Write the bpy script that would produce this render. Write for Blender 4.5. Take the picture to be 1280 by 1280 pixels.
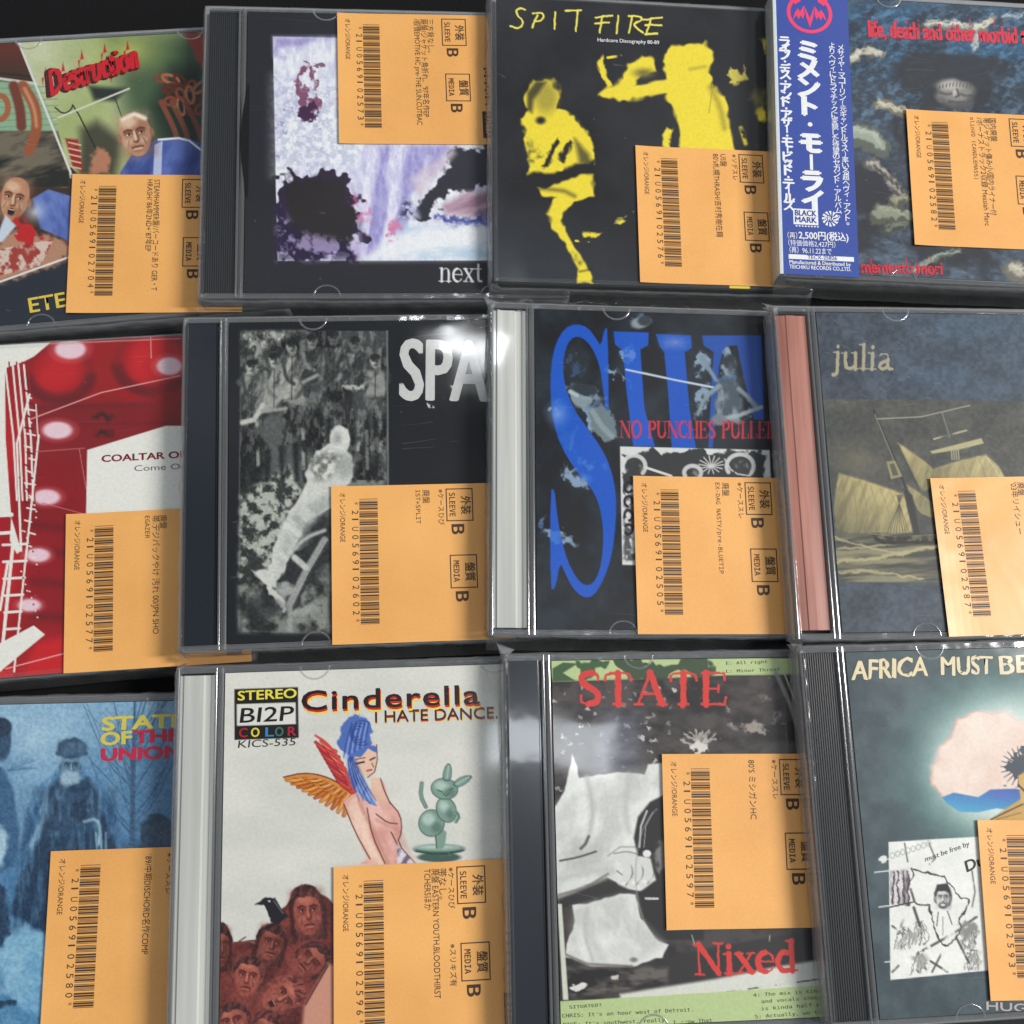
import bpy, math, random
import numpy as np
from mathutils import Matrix, Vector

for _o in list(bpy.data.objects):
    bpy.data.objects.remove(_o)
sc = bpy.context.scene
COL = sc.collection
MM = 0.001
random.seed(7)

# ------------------------------------------------------------------ camera
CAM_F, CAM_T, CAM_R, CAM_H = 1286.57, math.radians(11.215), math.radians(-1.12), 389.0   # px of a 1280 frame, rad, rad, mm
_fw = np.array([0, math.sin(CAM_T), -math.cos(CAM_T)])
_up = np.array([0, math.cos(CAM_T), math.sin(CAM_T)])
_rt = np.array([1.0, 0, 0])
RT = _rt * math.cos(CAM_R) + _up * math.sin(CAM_R)
UP = -_rt * math.sin(CAM_R) + _up * math.cos(CAM_R)
CAMP = np.array([0, 0, CAM_H])
cam = bpy.data.cameras.new('camera')
cam.sensor_width = 36; cam.lens = 36 * CAM_F / 1280; cam.clip_start = 0.01; cam.clip_end = 50
camo = bpy.data.objects.new('camera', cam); COL.objects.link(camo)
camo.matrix_world = Matrix(((RT[0], UP[0], -_fw[0], 0), (RT[1], UP[1], -_fw[1], 0), (RT[2], UP[2], -_fw[2], CAM_H * MM), (0, 0, 0, 1)))
sc.camera = camo

# ------------------------------------------------------------------ world, lamps, exposure
w = bpy.data.worlds.new('World'); sc.world = w; w.use_nodes = True
bg = w.node_tree.nodes['Background']
bg.inputs[1].default_value = 1.0
_nt = w.node_tree                      # the unseen room: a pale ceiling with darker and lighter stretches
_tc = _nt.nodes.new('ShaderNodeTexCoord'); _wn = _nt.nodes.new('ShaderNodeTexNoise'); _wr = _nt.nodes.new('ShaderNodeValToRGB')
_wn.inputs['Scale'].default_value = 2.6; _wn.inputs['Detail'].default_value = 2.5; _wn.inputs['Distortion'].default_value = 0.6
_wr.color_ramp.elements[0].position = 0.40; _wr.color_ramp.elements[0].color = (0.10, 0.11, 0.125, 1)
_wr.color_ramp.elements[1].position = 0.60; _wr.color_ramp.elements[1].color = (0.52, 0.55, 0.58, 1)
_nt.links.new(_tc.outputs['Generated'], _wn.inputs['Vector']); _nt.links.new(_wn.outputs['Fac'], _wr.inputs[0]); _nt.links.new(_wr.outputs[0], bg.inputs[0])
sc.view_settings.view_transform = 'Standard'; sc.view_settings.look = 'None'
sc.view_settings.exposure = 0.08; sc.view_settings.gamma = 1; sc.view_settings.use_curve_mapping = False
sc.render.engine = 'CYCLES'
sc.cycles.max_bounces = 8; sc.cycles.transparent_max_bounces = 16
sc.cycles.caustics_reflective = False; sc.cycles.caustics_refractive = False
sc.cycles.use_denoising = True

def lamp(name, loc, target, sx, sy, power, col):
    l = bpy.data.lights.new(name, 'AREA'); l.shape = 'RECTANGLE'; l.size = sx; l.size_y = sy; l.energy = power; l.color = col
    o = bpy.data.objects.new(name, l); COL.objects.link(o); o.location = loc
    d = Vector(target) - Vector(loc)
    o.rotation_euler = d.to_track_quat('-Z', 'Y').to_euler()
    return o
lamp('ceiling_lamp', (1.75, 0.16, 1.40), (0, 0.12, 0), 0.15, 0.8, 50, (1, 0.97, 0.92))
lamp('ceiling_lamp', (0.26, 0.87, 1.95), (0, 0.15, 0), 0.16, 0.07, 1.0, (0.95, 0.98, 1))
lamp('ceiling_lamp', (0.42, -0.06, 1.9), (0, 0.0, 0), 0.09, 0.26, 0.75, (0.9, 0.95, 1))

# ------------------------------------------------------------------ maths helpers
def proj(P):
    d = P - CAMP; z = d @ _fw
    return 640 + CAM_F * (d @ RT) / z, 640 - CAM_F * (d @ UP) / z
def ray(px):
    return (px[0] - 640) / CAM_F * RT - (px[1] - 640) / CAM_F * UP + _fw
def at_z(px, z):
    d = ray(px); return CAMP + d * (z - CAM_H) / d[2]

class Frame:
    """a tilted plane: o + x*ex + y*ey + z*ez (mm)"""
    def __init__(s, o, rz, tilt):
        c, q = math.cos(rz), math.sin(rz); ct, st = math.cos(tilt), math.sin(tilt)
        s.o = np.array(o, float)
        s.ex = np.array([c * ct, q * ct, -st]); s.ey = np.array([-q, c, 0.0]); s.ez = np.cross(s.ex, s.ey)
    def w(s, x, y, z=0.0):
        x = np.asarray(x, float)[..., None]; y = np.asarray(y, float)[..., None]
        return s.o + x * s.ex + y * s.ey + z * s.ez
    def loc(s, px, z=0.0):
        d = ray(px); o = s.o + z * s.ez
        t = ((o - CAMP) @ s.ez) / (d @ s.ez)
        v = CAMP + d * t - o
        return np.array([v @ s.ex, v @ s.ey])
    def matrix(s, x=0, y=0, z=0):
        p = (s.o + x * s.ex + y * s.ey + z * s.ez) * MM
        return Matrix(((s.ex[0], s.ey[0], s.ez[0], p[0]), (s.ex[1], s.ey[1], s.ez[1], p[1]), (s.ex[2], s.ey[2], s.ez[2], p[2]), (0, 0, 0, 1)))

def lin(c):
    c = np.asarray(c, float) / 255.0
    return np.where(c <= 0.04045, c / 12.92, ((c + 0.055) / 1.055) ** 2.4)
def albedo(c):
    return np.clip((lin(c) - 0.010) / 0.98, 0.003, 0.86)

# ------------------------------------------------------------------ materials
def mat(name, base=(0.5, 0.5, 0.5), rough=0.5, coat=0.0, alpha=1.0, spec=0.5, coat_rough=0.05, metallic=0.0):
    m = bpy.data.materials.new(name); m.use_nodes = True
    b = m.node_tree.nodes['Principled BSDF']
    b.inputs['Base Color'].default_value = (*base, 1); b.inputs['Roughness'].default_value = rough
    b.inputs['Coat Weight'].default_value = coat; b.inputs['Coat Roughness'].default_value = coat_rough
    b.inputs['Alpha'].default_value = alpha; b.inputs['Specular IOR Level'].default_value = spec
    b.inputs['Metallic'].default_value = metallic
    return m
def N(m, t, **kw):
    n = m.node_tree.nodes.new(t)
    for k, v in kw.items():
        setattr(n, k, v)
    return n
def L(m, a, b):
    m.node_tree.links.new(a, b)
def add_noise_colour(m, scale, lo, hi, detail=4):
    b = m.node_tree.nodes['Principled BSDF']
    tc = N(m, 'ShaderNodeTexCoord'); n = N(m, 'ShaderNodeTexNoise'); r = N(m, 'ShaderNodeValToRGB')
    n.inputs['Scale'].default_value = scale; n.inputs['Detail'].default_value = detail
    r.color_ramp.elements[0].position = 0.3; r.color_ramp.elements[1].position = 0.7
    r.color_ramp.elements[0].color = (*lo, 1); r.color_ramp.elements[1].color = (*hi, 1)
    L(m, tc.outputs['Object'], n.inputs['Vector']); L(m, n.outputs['Fac'], r.inputs[0]); L(m, r.outputs[0], b.inputs['Base Color'])
    return n
def add_bump(m, scale, dist, strength=1.0, socket='Normal', detail=3, stretch=None):
    b = m.node_tree.nodes['Principled BSDF']
    tc = N(m, 'ShaderNodeTexCoord'); n = N(m, 'ShaderNodeTexNoise'); bp = N(m, 'ShaderNodeBump')
    n.inputs['Scale'].default_value = scale; n.inputs['Detail'].default_value = detail
    bp.inputs['Distance'].default_value = dist; bp.inputs['Strength'].default_value = strength
    src = tc.outputs['Object']
    if stretch:
        mp = N(m, 'ShaderNodeMapping'); mp.inputs['Scale'].default_value = stretch
        L(m, src, mp.inputs[0]); src = mp.outputs[0]
    L(m, src, n.inputs['Vector']); L(m, n.outputs['Fac'], bp.inputs['Height']); L(m, bp.outputs['Normal'], b.inputs[socket])

def own_coords(m):
    """object coordinates shifted by a per-object random amount, so that no two covers share a pattern"""
    tc = N(m, 'ShaderNodeTexCoord'); oi = N(m, 'ShaderNodeObjectInfo'); sc_ = N(m, 'ShaderNodeMath', operation='MULTIPLY'); sc_.inputs[1].default_value = 7.0
    va = N(m, 'ShaderNodeVectorMath', operation='ADD'); L(m, oi.outputs['Random'], sc_.inputs[0]); L(m, tc.outputs['Object'], va.inputs[0]); L(m, sc_.outputs[0], va.inputs[1])
    return va.outputs[0]
def math2(m, op, a, b):
    n = N(m, 'ShaderNodeMath', operation=op)
    for k, v in enumerate((a, b)):
        if isinstance(v, (int, float)): n.inputs[k].default_value = v
        elif v is not None: L(m, v, n.inputs[k])
    return n.outputs[0]
def scuffs(m, co):
    """hairline scratches and dust specks on the clear lid: 0..1"""
    tot = None
    for ang, sx, sy, sd in ((0.5, 5, 60, 1.3), (-0.9, 7, 80, 4.1), (1.35, 4, 70, 8.7)):
        mp = N(m, 'ShaderNodeMapping'); mp.inputs['Rotation'].default_value = (0, 0, ang); mp.inputs['Scale'].default_value = (sx, sy, 1); mp.inputs['Location'].default_value = (sd, sd, 0)
        n = N(m, 'ShaderNodeTexNoise'); n.inputs['Scale'].default_value = 1.0; n.inputs['Detail'].default_value = 1.5; L(m, co, mp.inputs[0]); L(m, mp.outputs[0], n.inputs['Vector'])
        line = math2(m, 'LESS_THAN', math2(m, 'ABSOLUTE', math2(m, 'SUBTRACT', n.outputs['Fac'], 0.5), None), 0.0013)
        k = N(m, 'ShaderNodeTexNoise'); k.inputs['Scale'].default_value = 45; mp2 = N(m, 'ShaderNodeVectorMath', operation='ADD'); mp2.inputs[1].default_value = (sd, 0, sd); L(m, co, mp2.inputs[0]); L(m, mp2.outputs[0], k.inputs['Vector'])
        line = math2(m, 'MULTIPLY', line, math2(m, 'GREATER_THAN', k.outputs['Fac'], 0.63))
        tot = line if tot is None else math2(m, 'MAXIMUM', tot, line)
    v = N(m, 'ShaderNodeTexVoronoi'); v.inputs['Scale'].default_value = 160; L(m, co, v.inputs['Vector'])
    sp = N(m, 'ShaderNodeSeparateColor'); L(m, v.outputs['Color'], sp.inputs[0])
    dust = math2(m, 'MULTIPLY', math2(m, 'LESS_THAN', v.outputs['Distance'], 0.075), math2(m, 'GREATER_THAN', sp.outputs[0], 0.86))
    return math2(m, 'MAXIMUM', tot, dust)

def printed(name, coat, coat_rough, bump, scuff=0.03):
    m = mat(name, rough=0.5, coat=coat, coat_rough=coat_rough, spec=0.3)
    b = m.node_tree.nodes['Principled BSDF']; co = own_coords(m)
    a = N(m, 'ShaderNodeVertexColor'); a.layer_name = 'Col'
    n = N(m, 'ShaderNodeTexNoise'); n.inputs['Scale'].default_value = 900; n.inputs['Detail'].default_value = 4
    r = N(m, 'ShaderNodeMapRange'); r.inputs['To Min'].default_value = 0.86; r.inputs['To Max'].default_value = 1.14
    mx = N(m, 'ShaderNodeVectorMath', operation='SCALE'); ad = N(m, 'ShaderNodeVectorMath', operation='ADD')
    L(m, co, n.inputs['Vector']); L(m, n.outputs['Fac'], r.inputs['Value'])
    L(m, a.outputs['Color'], mx.inputs[0]); L(m, r.outputs[0], mx.inputs['Scale']); L(m, mx.outputs[0], ad.inputs[0])
    L(m, math2(m, 'MULTIPLY', scuffs(m, co), scuff), ad.inputs[1]); L(m, ad.outputs[0], b.inputs['Base Color'])
    nb = N(m, 'ShaderNodeTexNoise'); nb.inputs['Scale'].default_value = 15; nb.inputs['Detail'].default_value = 2; nb.inputs['Distortion'].default_value = 0.4
    bp = N(m, 'ShaderNodeBump'); bp.inputs['Distance'].default_value = bump
    L(m, co, nb.inputs['Vector']); L(m, nb.outputs['Fac'], bp.inputs['Height']); L(m, bp.outputs[0], b.inputs['Coat Normal'])
    n2 = N(m, 'ShaderNodeTexNoise'); n2.inputs['Scale'].default_value = 60; n2.inputs['Detail'].default_value = 8
    r2 = N(m, 'ShaderNodeMapRange'); r2.inputs['From Min'].default_value = 0.35; r2.inputs['From Max'].default_value = 0.75
    r2.inputs['To Min'].default_value = coat_rough; r2.inputs['To Max'].default_value = coat_rough + 0.08
    L(m, co, n2.inputs['Vector']); L(m, n2.outputs['Fac'], r2.inputs['Value']); L(m, r2.outputs[0], b.inputs['Coat Roughness'])
    return m
M = {}
M['print'] = printed('cover_print_under_clear_lid', 1.0, 0.04, 0.0005)
M['print_bag'] = printed('cover_print_in_film', 0.9, 0.12, 0.0011)
M['paper'] = mat('orange_tag_paper', rough=0.62, coat=0.4, coat_rough=0.26)
def _paper(m):
    b = m.node_tree.nodes['Principled BSDF']; co = own_coords(m)
    n = N(m, 'ShaderNodeTexNoise'); n.inputs['Scale'].default_value = 28; n.inputs['Detail'].default_value = 6
    r = N(m, 'ShaderNodeValToRGB'); r.color_ramp.elements[0].position = .3; r.color_ramp.elements[1].position = .7
    r.color_ramp.elements[0].color = (0.78, 0.372, 0.097, 1); r.color_ramp.elements[1].color = (0.89, 0.450, 0.127, 1)
    f = N(m, 'ShaderNodeTexNoise'); f.inputs['Scale'].default_value = 1400; f.inputs['Detail'].default_value = 3
    fr_ = N(m, 'ShaderNodeMapRange'); fr_.inputs['To Min'].default_value = .90; fr_.inputs['To Max'].default_value = 1.08
    mx = N(m, 'ShaderNodeVectorMath', operation='SCALE')
    L(m, co, n.inputs['Vector']); L(m, n.outputs['Fac'], r.inputs[0]); L(m, co, f.inputs['Vector']); L(m, f.outputs['Fac'], fr_.inputs['Value'])
    L(m, r.outputs[0], mx.inputs[0]); L(m, fr_.outputs[0], mx.inputs['Scale']); L(m, mx.outputs[0], b.inputs['Base Color'])
    w_ = N(m, 'ShaderNodeTexNoise'); w_.inputs['Scale'].default_value = 22; w_.inputs['Detail'].default_value = 2; w_.inputs['Distortion'].default_value = 1.0
    bp = N(m, 'ShaderNodeBump'); bp.inputs['Distance'].default_value = 0.0008
    L(m, co, w_.inputs['Vector']); L(m, w_.outputs['Fac'], bp.inputs['Height']); L(m, bp.outputs[0], b.inputs['Coat Normal'])
    b2 = N(m, 'ShaderNodeBump'); b2.inputs['Distance'].default_value = 0.0005; L(m, n.outputs['Fac'], b2.inputs['Height']); L(m, b2.outputs[0], b.inputs['Normal'])
_paper(M['paper'])
M['ink'] = mat('black_tag_ink', (0.055, 0.03, 0.015), 0.6)
M['black_rib'] = mat('black_ribbed_plastic', (0.028, 0.031, 0.035), 0.38, coat=0.6, coat_rough=0.2)
M['black_smooth'] = mat('blue_black_plastic', (0.012, 0.016, 0.023), 0.22, coat=1)
add_bump(M['black_smooth'], 40, 0.00008, 1, 'Coat Normal')
def streaky(name, lo, hi, scale, stretch):
    m = mat(name, hi, 0.4, coat=1); b = m.node_tree.nodes['Principled BSDF']; co = own_coords(m)
    mp = N(m, 'ShaderNodeMapping'); mp.inputs['Scale'].default_value = stretch; n = N(m, 'ShaderNodeTexNoise'); n.inputs['Scale'].default_value = scale; n.inputs['Detail'].default_value = 5
    r = N(m, 'ShaderNodeValToRGB'); r.color_ramp.elements[0].position = .32; r.color_ramp.elements[1].position = .68
    r.color_ramp.elements[0].color = (*lo, 1); r.color_ramp.elements[1].color = (*hi, 1)
    L(m, co, mp.inputs[0]); L(m, mp.outputs[0], n.inputs['Vector']); L(m, n.outputs['Fac'], r.inputs[0]); L(m, r.outputs[0], b.inputs['Base Color'])
    return m
M['white_spine'] = streaky('milky_plastic', (0.44, 0.46, 0.43), (0.60, 0.61, 0.57), 260, (1, .03, 1))
M['pink_spine'] = streaky('salmon_inlay', (0.28, 0.10, 0.072), (0.45, 0.185, 0.14), 300, (1, .06, 1))
M['tray_black'] = mat('black_tray_plastic', (0.02, 0.021, 0.024), 0.25)
M['tray_clear'] = mat('grey_clear_tray', (0.17, 0.178, 0.185), 0.15)
M['card'] = mat('white_card', (0.6, 0.59, 0.55), 0.6)
M['card_dark'] = mat('dark_card', (0.02, 0.02, 0.022), 0.5)
M['notch_shade'] = mat('dark_disc_shadow_insert', (0.012, 0.012, 0.014), 0.2)

def mix_clear(name, col, opaque, rough, bump=None, ior=1.5):
    m = bpy.data.materials.new(name); m.use_nodes = True
    nt = m.node_tree; nt.nodes.clear()
    out = nt.nodes.new('ShaderNodeOutputMaterial'); t = nt.nodes.new('ShaderNodeBsdfTransparent')
    t.inputs[0].default_value = (0.97, 0.975, 0.98, 1)
    p = nt.nodes.new('ShaderNodeBsdfPrincipled'); p.inputs['Base Color'].default_value = (*col, 1); p.inputs['Roughness'].default_value = rough
    p.inputs['Specular IOR Level'].default_value = 1.0; p.inputs['IOR'].default_value = ior
    lw = nt.nodes.new('ShaderNodeLayerWeight'); lw.inputs['Blend'].default_value = 0.35
    mr = nt.nodes.new('ShaderNodeMapRange'); mr.inputs['To Min'].default_value = opaque; mr.inputs['To Max'].default_value = min(1, opaque + 0.45)
    mx = nt.nodes.new('ShaderNodeMixShader')
    nt.links.new(lw.outputs['Fresnel'], mr.inputs['Value']); nt.links.new(mr.outputs[0], mx.inputs[0])
    nt.links.new(t.outputs[0], mx.inputs[1]); nt.links.new(p.outputs[0], mx.inputs[2]); nt.links.new(mx.outputs[0], out.inputs[0])
    if bump:
        tc = nt.nodes.new('ShaderNodeTexCoord'); n = nt.nodes.new('ShaderNodeTexNoise'); n.inputs['Scale'].default_value = bump[0]
        bp = nt.nodes.new('ShaderNodeBump'); bp.inputs['Distance'].default_value = bump[1]
        nt.links.new(tc.outputs['Object'], n.inputs['Vector']); nt.links.new(n.outputs['Fac'], bp.inputs['Height']); nt.links.new(bp.outputs[0], p.inputs['Normal'])
    return m
M['lid'] = mix_clear('clear_lid_plastic', (0.30, 0.31, 0.32), 0.20, 0.10, (70, 0.0008), ior=1.9)
M['ridge'] = mix_clear('clear_hinge_plastic', (0.36, 0.37, 0.38), 0.24, 0.14, ior=2.4)
M['film'] = mix_clear('clear_bag_film', (0.40, 0.41, 0.42), 0.05, 0.13, (70, 0.0012), ior=1.8)

# ------------------------------------------------------------------ mesh building
class MB:
    def __init__(s): s.v = []; s.f = []; s.c = []; s.m = []; s.n = 0
    def add(s, verts, faces, col=None, mi=0):
        verts = np.asarray(verts, float).reshape(-1, 3)
        s.v.append(verts); s.f += [tuple(i + s.n for i in f) for f in faces]; s.m += [mi] * len(faces)
        s.c.append(np.tile(np.array(col if col is not None else (1, 1, 1), float), (len(verts), 1)) if col is None or np.ndim(col) == 1 else np.asarray(col))
        s.n += len(verts)
    def box(s, x0, x1, y0, y1, z0, z1, col=None, mi=0, bev=0.0):
        if bev > 0:
            b = bev
            pr = [(x0, z0), (x1, z0), (x1, z1 - b), (x1 - b, z1), (x0 + b, z1), (x0, z1 - b)]
            s.prism(pr, y0, y1, col, mi); return
        V = [(x, y, z) for z in (z0, z1) for y in (y0, y1) for x in (x0, x1)]
        s.add(V, [(0, 2, 3, 1), (4, 5, 7, 6), (0, 1, 5, 4), (2, 6, 7, 3), (0, 4, 6, 2), (1, 3, 7, 5)], col, mi)
    def prism(s, prof, y0, y1, col=None, mi=0):
        """profile in x-z extruded along y"""
        n = len(prof)
        V = [(x, y0, z) for x, z in prof] + [(x, y1, z) for x, z in prof]
        F = [(i, (i + 1) % n, n + (i + 1) % n, n + i) for i in range(n)] + [tuple(range(n))[::-1], tuple(range(n, 2 * n))]
        s.add(V, F, col, mi)
    def prismx(s, prof, x0, x1, col=None, mi=0):
        """profile in y-z extruded along x"""
        n = len(prof)
        V = [(x0, y, z) for y, z in prof] + [(x1, y, z) for y, z in prof]
        F = [(i, (i + 1) % n, n + (i + 1) % n, n + i) for i in range(n)] + [tuple(range(n))[::-1], tuple(range(n, 2 * n))]
        s.add(V, F, col, mi)
    def build(s, name, mats, parent=None, smooth=False, recalc=True):
        me = bpy.data.meshes.new(name)
        v = np.concatenate(s.v) * MM
        me.from_pydata(v.tolist(), [], s.f); me.update()
        for m in (mats if isinstance(mats, (list, tuple)) else [mats]): me.materials.append(m)
        me.polygons.foreach_set('material_index', np.array(s.m, dtype=np.int32))
        if smooth: me.polygons.foreach_set('use_smooth', np.ones(len(s.f), bool))
        a = me.color_attributes.new('Col', 'FLOAT_COLOR', 'POINT')
        c = np.ones((s.n, 4), np.float32); c[:, :3] = np.concatenate(s.c); a.data.foreach_set('color', c.ravel())
        o = bpy.data.objects.new(name, me); COL.objects.link(o)
        if parent is not None: o.parent = parent
        return o

# ------------------------------------------------------------------ lettering
FONTS = {}
def font(kind):
    if kind not in FONTS:
        f = None
        if kind == 'mono':
            try:
                import os
                p = bpy.utils.system_resource('DATAFILES', path='fonts')
                f = bpy.data.fonts.load(os.path.join(p, 'DejaVuSansMono.woff2'))
            except Exception:
                f = None
        FONTS[kind] = f
    return FONTS[kind]
TCACHE = {}
def glyphs(s, kind='sans', bold=0.0, spacing=1.0):
    if kind == 'mono' and not s.isascii(): kind = 'sans'     # the built-in face carries the Japanese
    key = (s, kind, bold, spacing)
    if key in TCACHE: return TCACHE[key]
    cu = bpy.data.curves.new('lettering', 'FONT'); cu.body = s; cu.offset = bold; cu.resolution_u = 3; cu.space_character = spacing
    cu.fill_mode = 'FRONT'
    f = font(kind)
    if f: cu.font = f
    ob = bpy.data.objects.new('lettering', cu); COL.objects.link(ob)
    dg = bpy.context.evaluated_depsgraph_get(); dg.update()
    me = bpy.data.meshes.new_from_object(ob.evaluated_get(dg))
    nv = len(me.vertices); v = np.zeros(nv * 3); me.vertices.foreach_get('co', v)
    v = v.reshape(-1, 3)[:, :2].copy(); F = [tuple(p.vertices) for p in me.polygons]
    bpy.data.objects.remove(ob); bpy.data.curves.remove(cu); bpy.data.meshes.remove(me)
    TCACHE[key] = (v, F); return v, F
# cap height of the built-in face, measured once
_cv, _ = glyphs('H'); CAPH = float(_cv[:, 1].max() - _cv[:, 1].min())
def put_text(mb, s, org, xd, yd, cap, col=None, z=0.0, width=None, kind='sans', bold=0.0, spacing=1.0, mi=0, shear=0.0, jitter=0.0, warp=None):
    """lettering in a plane: org baseline start, xd/yd unit directions (2-D), cap height; width scales to an exact length"""
    v, F = glyphs(s, kind, 0.0, spacing)
    if len(v) == 0: return
    x = v[:, 0] - v[:, 0].min(); y = v[:, 1]
    sy = cap / CAPH; sx = sy if width is None else width / max(x.max(), 1e-6)
    x = x * sx + y * sy * shear; y = y * sy
    if jitter:
        rs = np.random.RandomState(len(s) * 7 + 1)
        x = x + rs.uniform(-jitter, jitter, len(x)); y = y + rs.uniform(-jitter, jitter, len(y)) * 1.6
    if warp: x, y = warp(x, y)
    flip = xd[0] * yd[1] - xd[1] * yd[0] < 0; e = bold * sy; e2 = e * .55
    for k, (ox, oy) in enumerate([(0, 0)] if bold <= 0 else [(-e, 0), (e, 0), (0, e2), (0, -e2), (-e * .7, e2 * .7), (e * .7, -e2 * .7), (e * .7, e2 * .7), (-e * .7, -e2 * .7)]):   # heavier letters: the same print run shifted, a hair apart in height
        P = np.array(org)[None] + (x + ox)[:, None] * np.array(xd)[None] + (y + oy)[:, None] * np.array(yd)[None]
        mb.add(np.column_stack([P, np.full(len(P), z + k * .006)]), [f[::-1] for f in F] if flip else F, col, mi)
# ------------------------------------------------------------------ print painter: works on the points of a cover's own sheet
def _hash(ix, iy, seed):
    h = (ix.astype(np.int64) * 374761393 + iy.astype(np.int64) * 668265263 + seed * 982451653) & 0x7fffffff
    h = (h ^ (h >> 13)) * 1274126177 & 0x7fffffff
    return ((h ^ (h >> 16)) & 0xffff) / 65535.0
def vnoise(x, y, seed=0):
    ix = np.floor(x); iy = np.floor(y); fx = x - ix; fy = y - iy
    fx = fx * fx * (3 - 2 * fx); fy = fy * fy * (3 - 2 * fy); ix = ix.astype(np.int64); iy = iy.astype(np.int64)
    a = _hash(ix, iy, seed); b = _hash(ix + 1, iy, seed); c = _hash(ix, iy + 1, seed); d = _hash(ix + 1, iy + 1, seed)
    return (a * (1 - fx) + b * fx) * (1 - fy) + (c * (1 - fx) + d * fx) * fy
def fbm(x, y, seed=0, o=4):
    t = 0; a = 0.5; n = 0
    for k in range(o):
        t = t + a * vnoise(x, y, seed + k * 17); n += a; a *= 0.55; x = x * 2.03 + 5.1; y = y * 2.03 + 1.7
    return t / n
def sstep(a, b, x):
    t = np.clip((x - a) / (b - a), 0, 1); return t * t * (3 - 2 * t)

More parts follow.
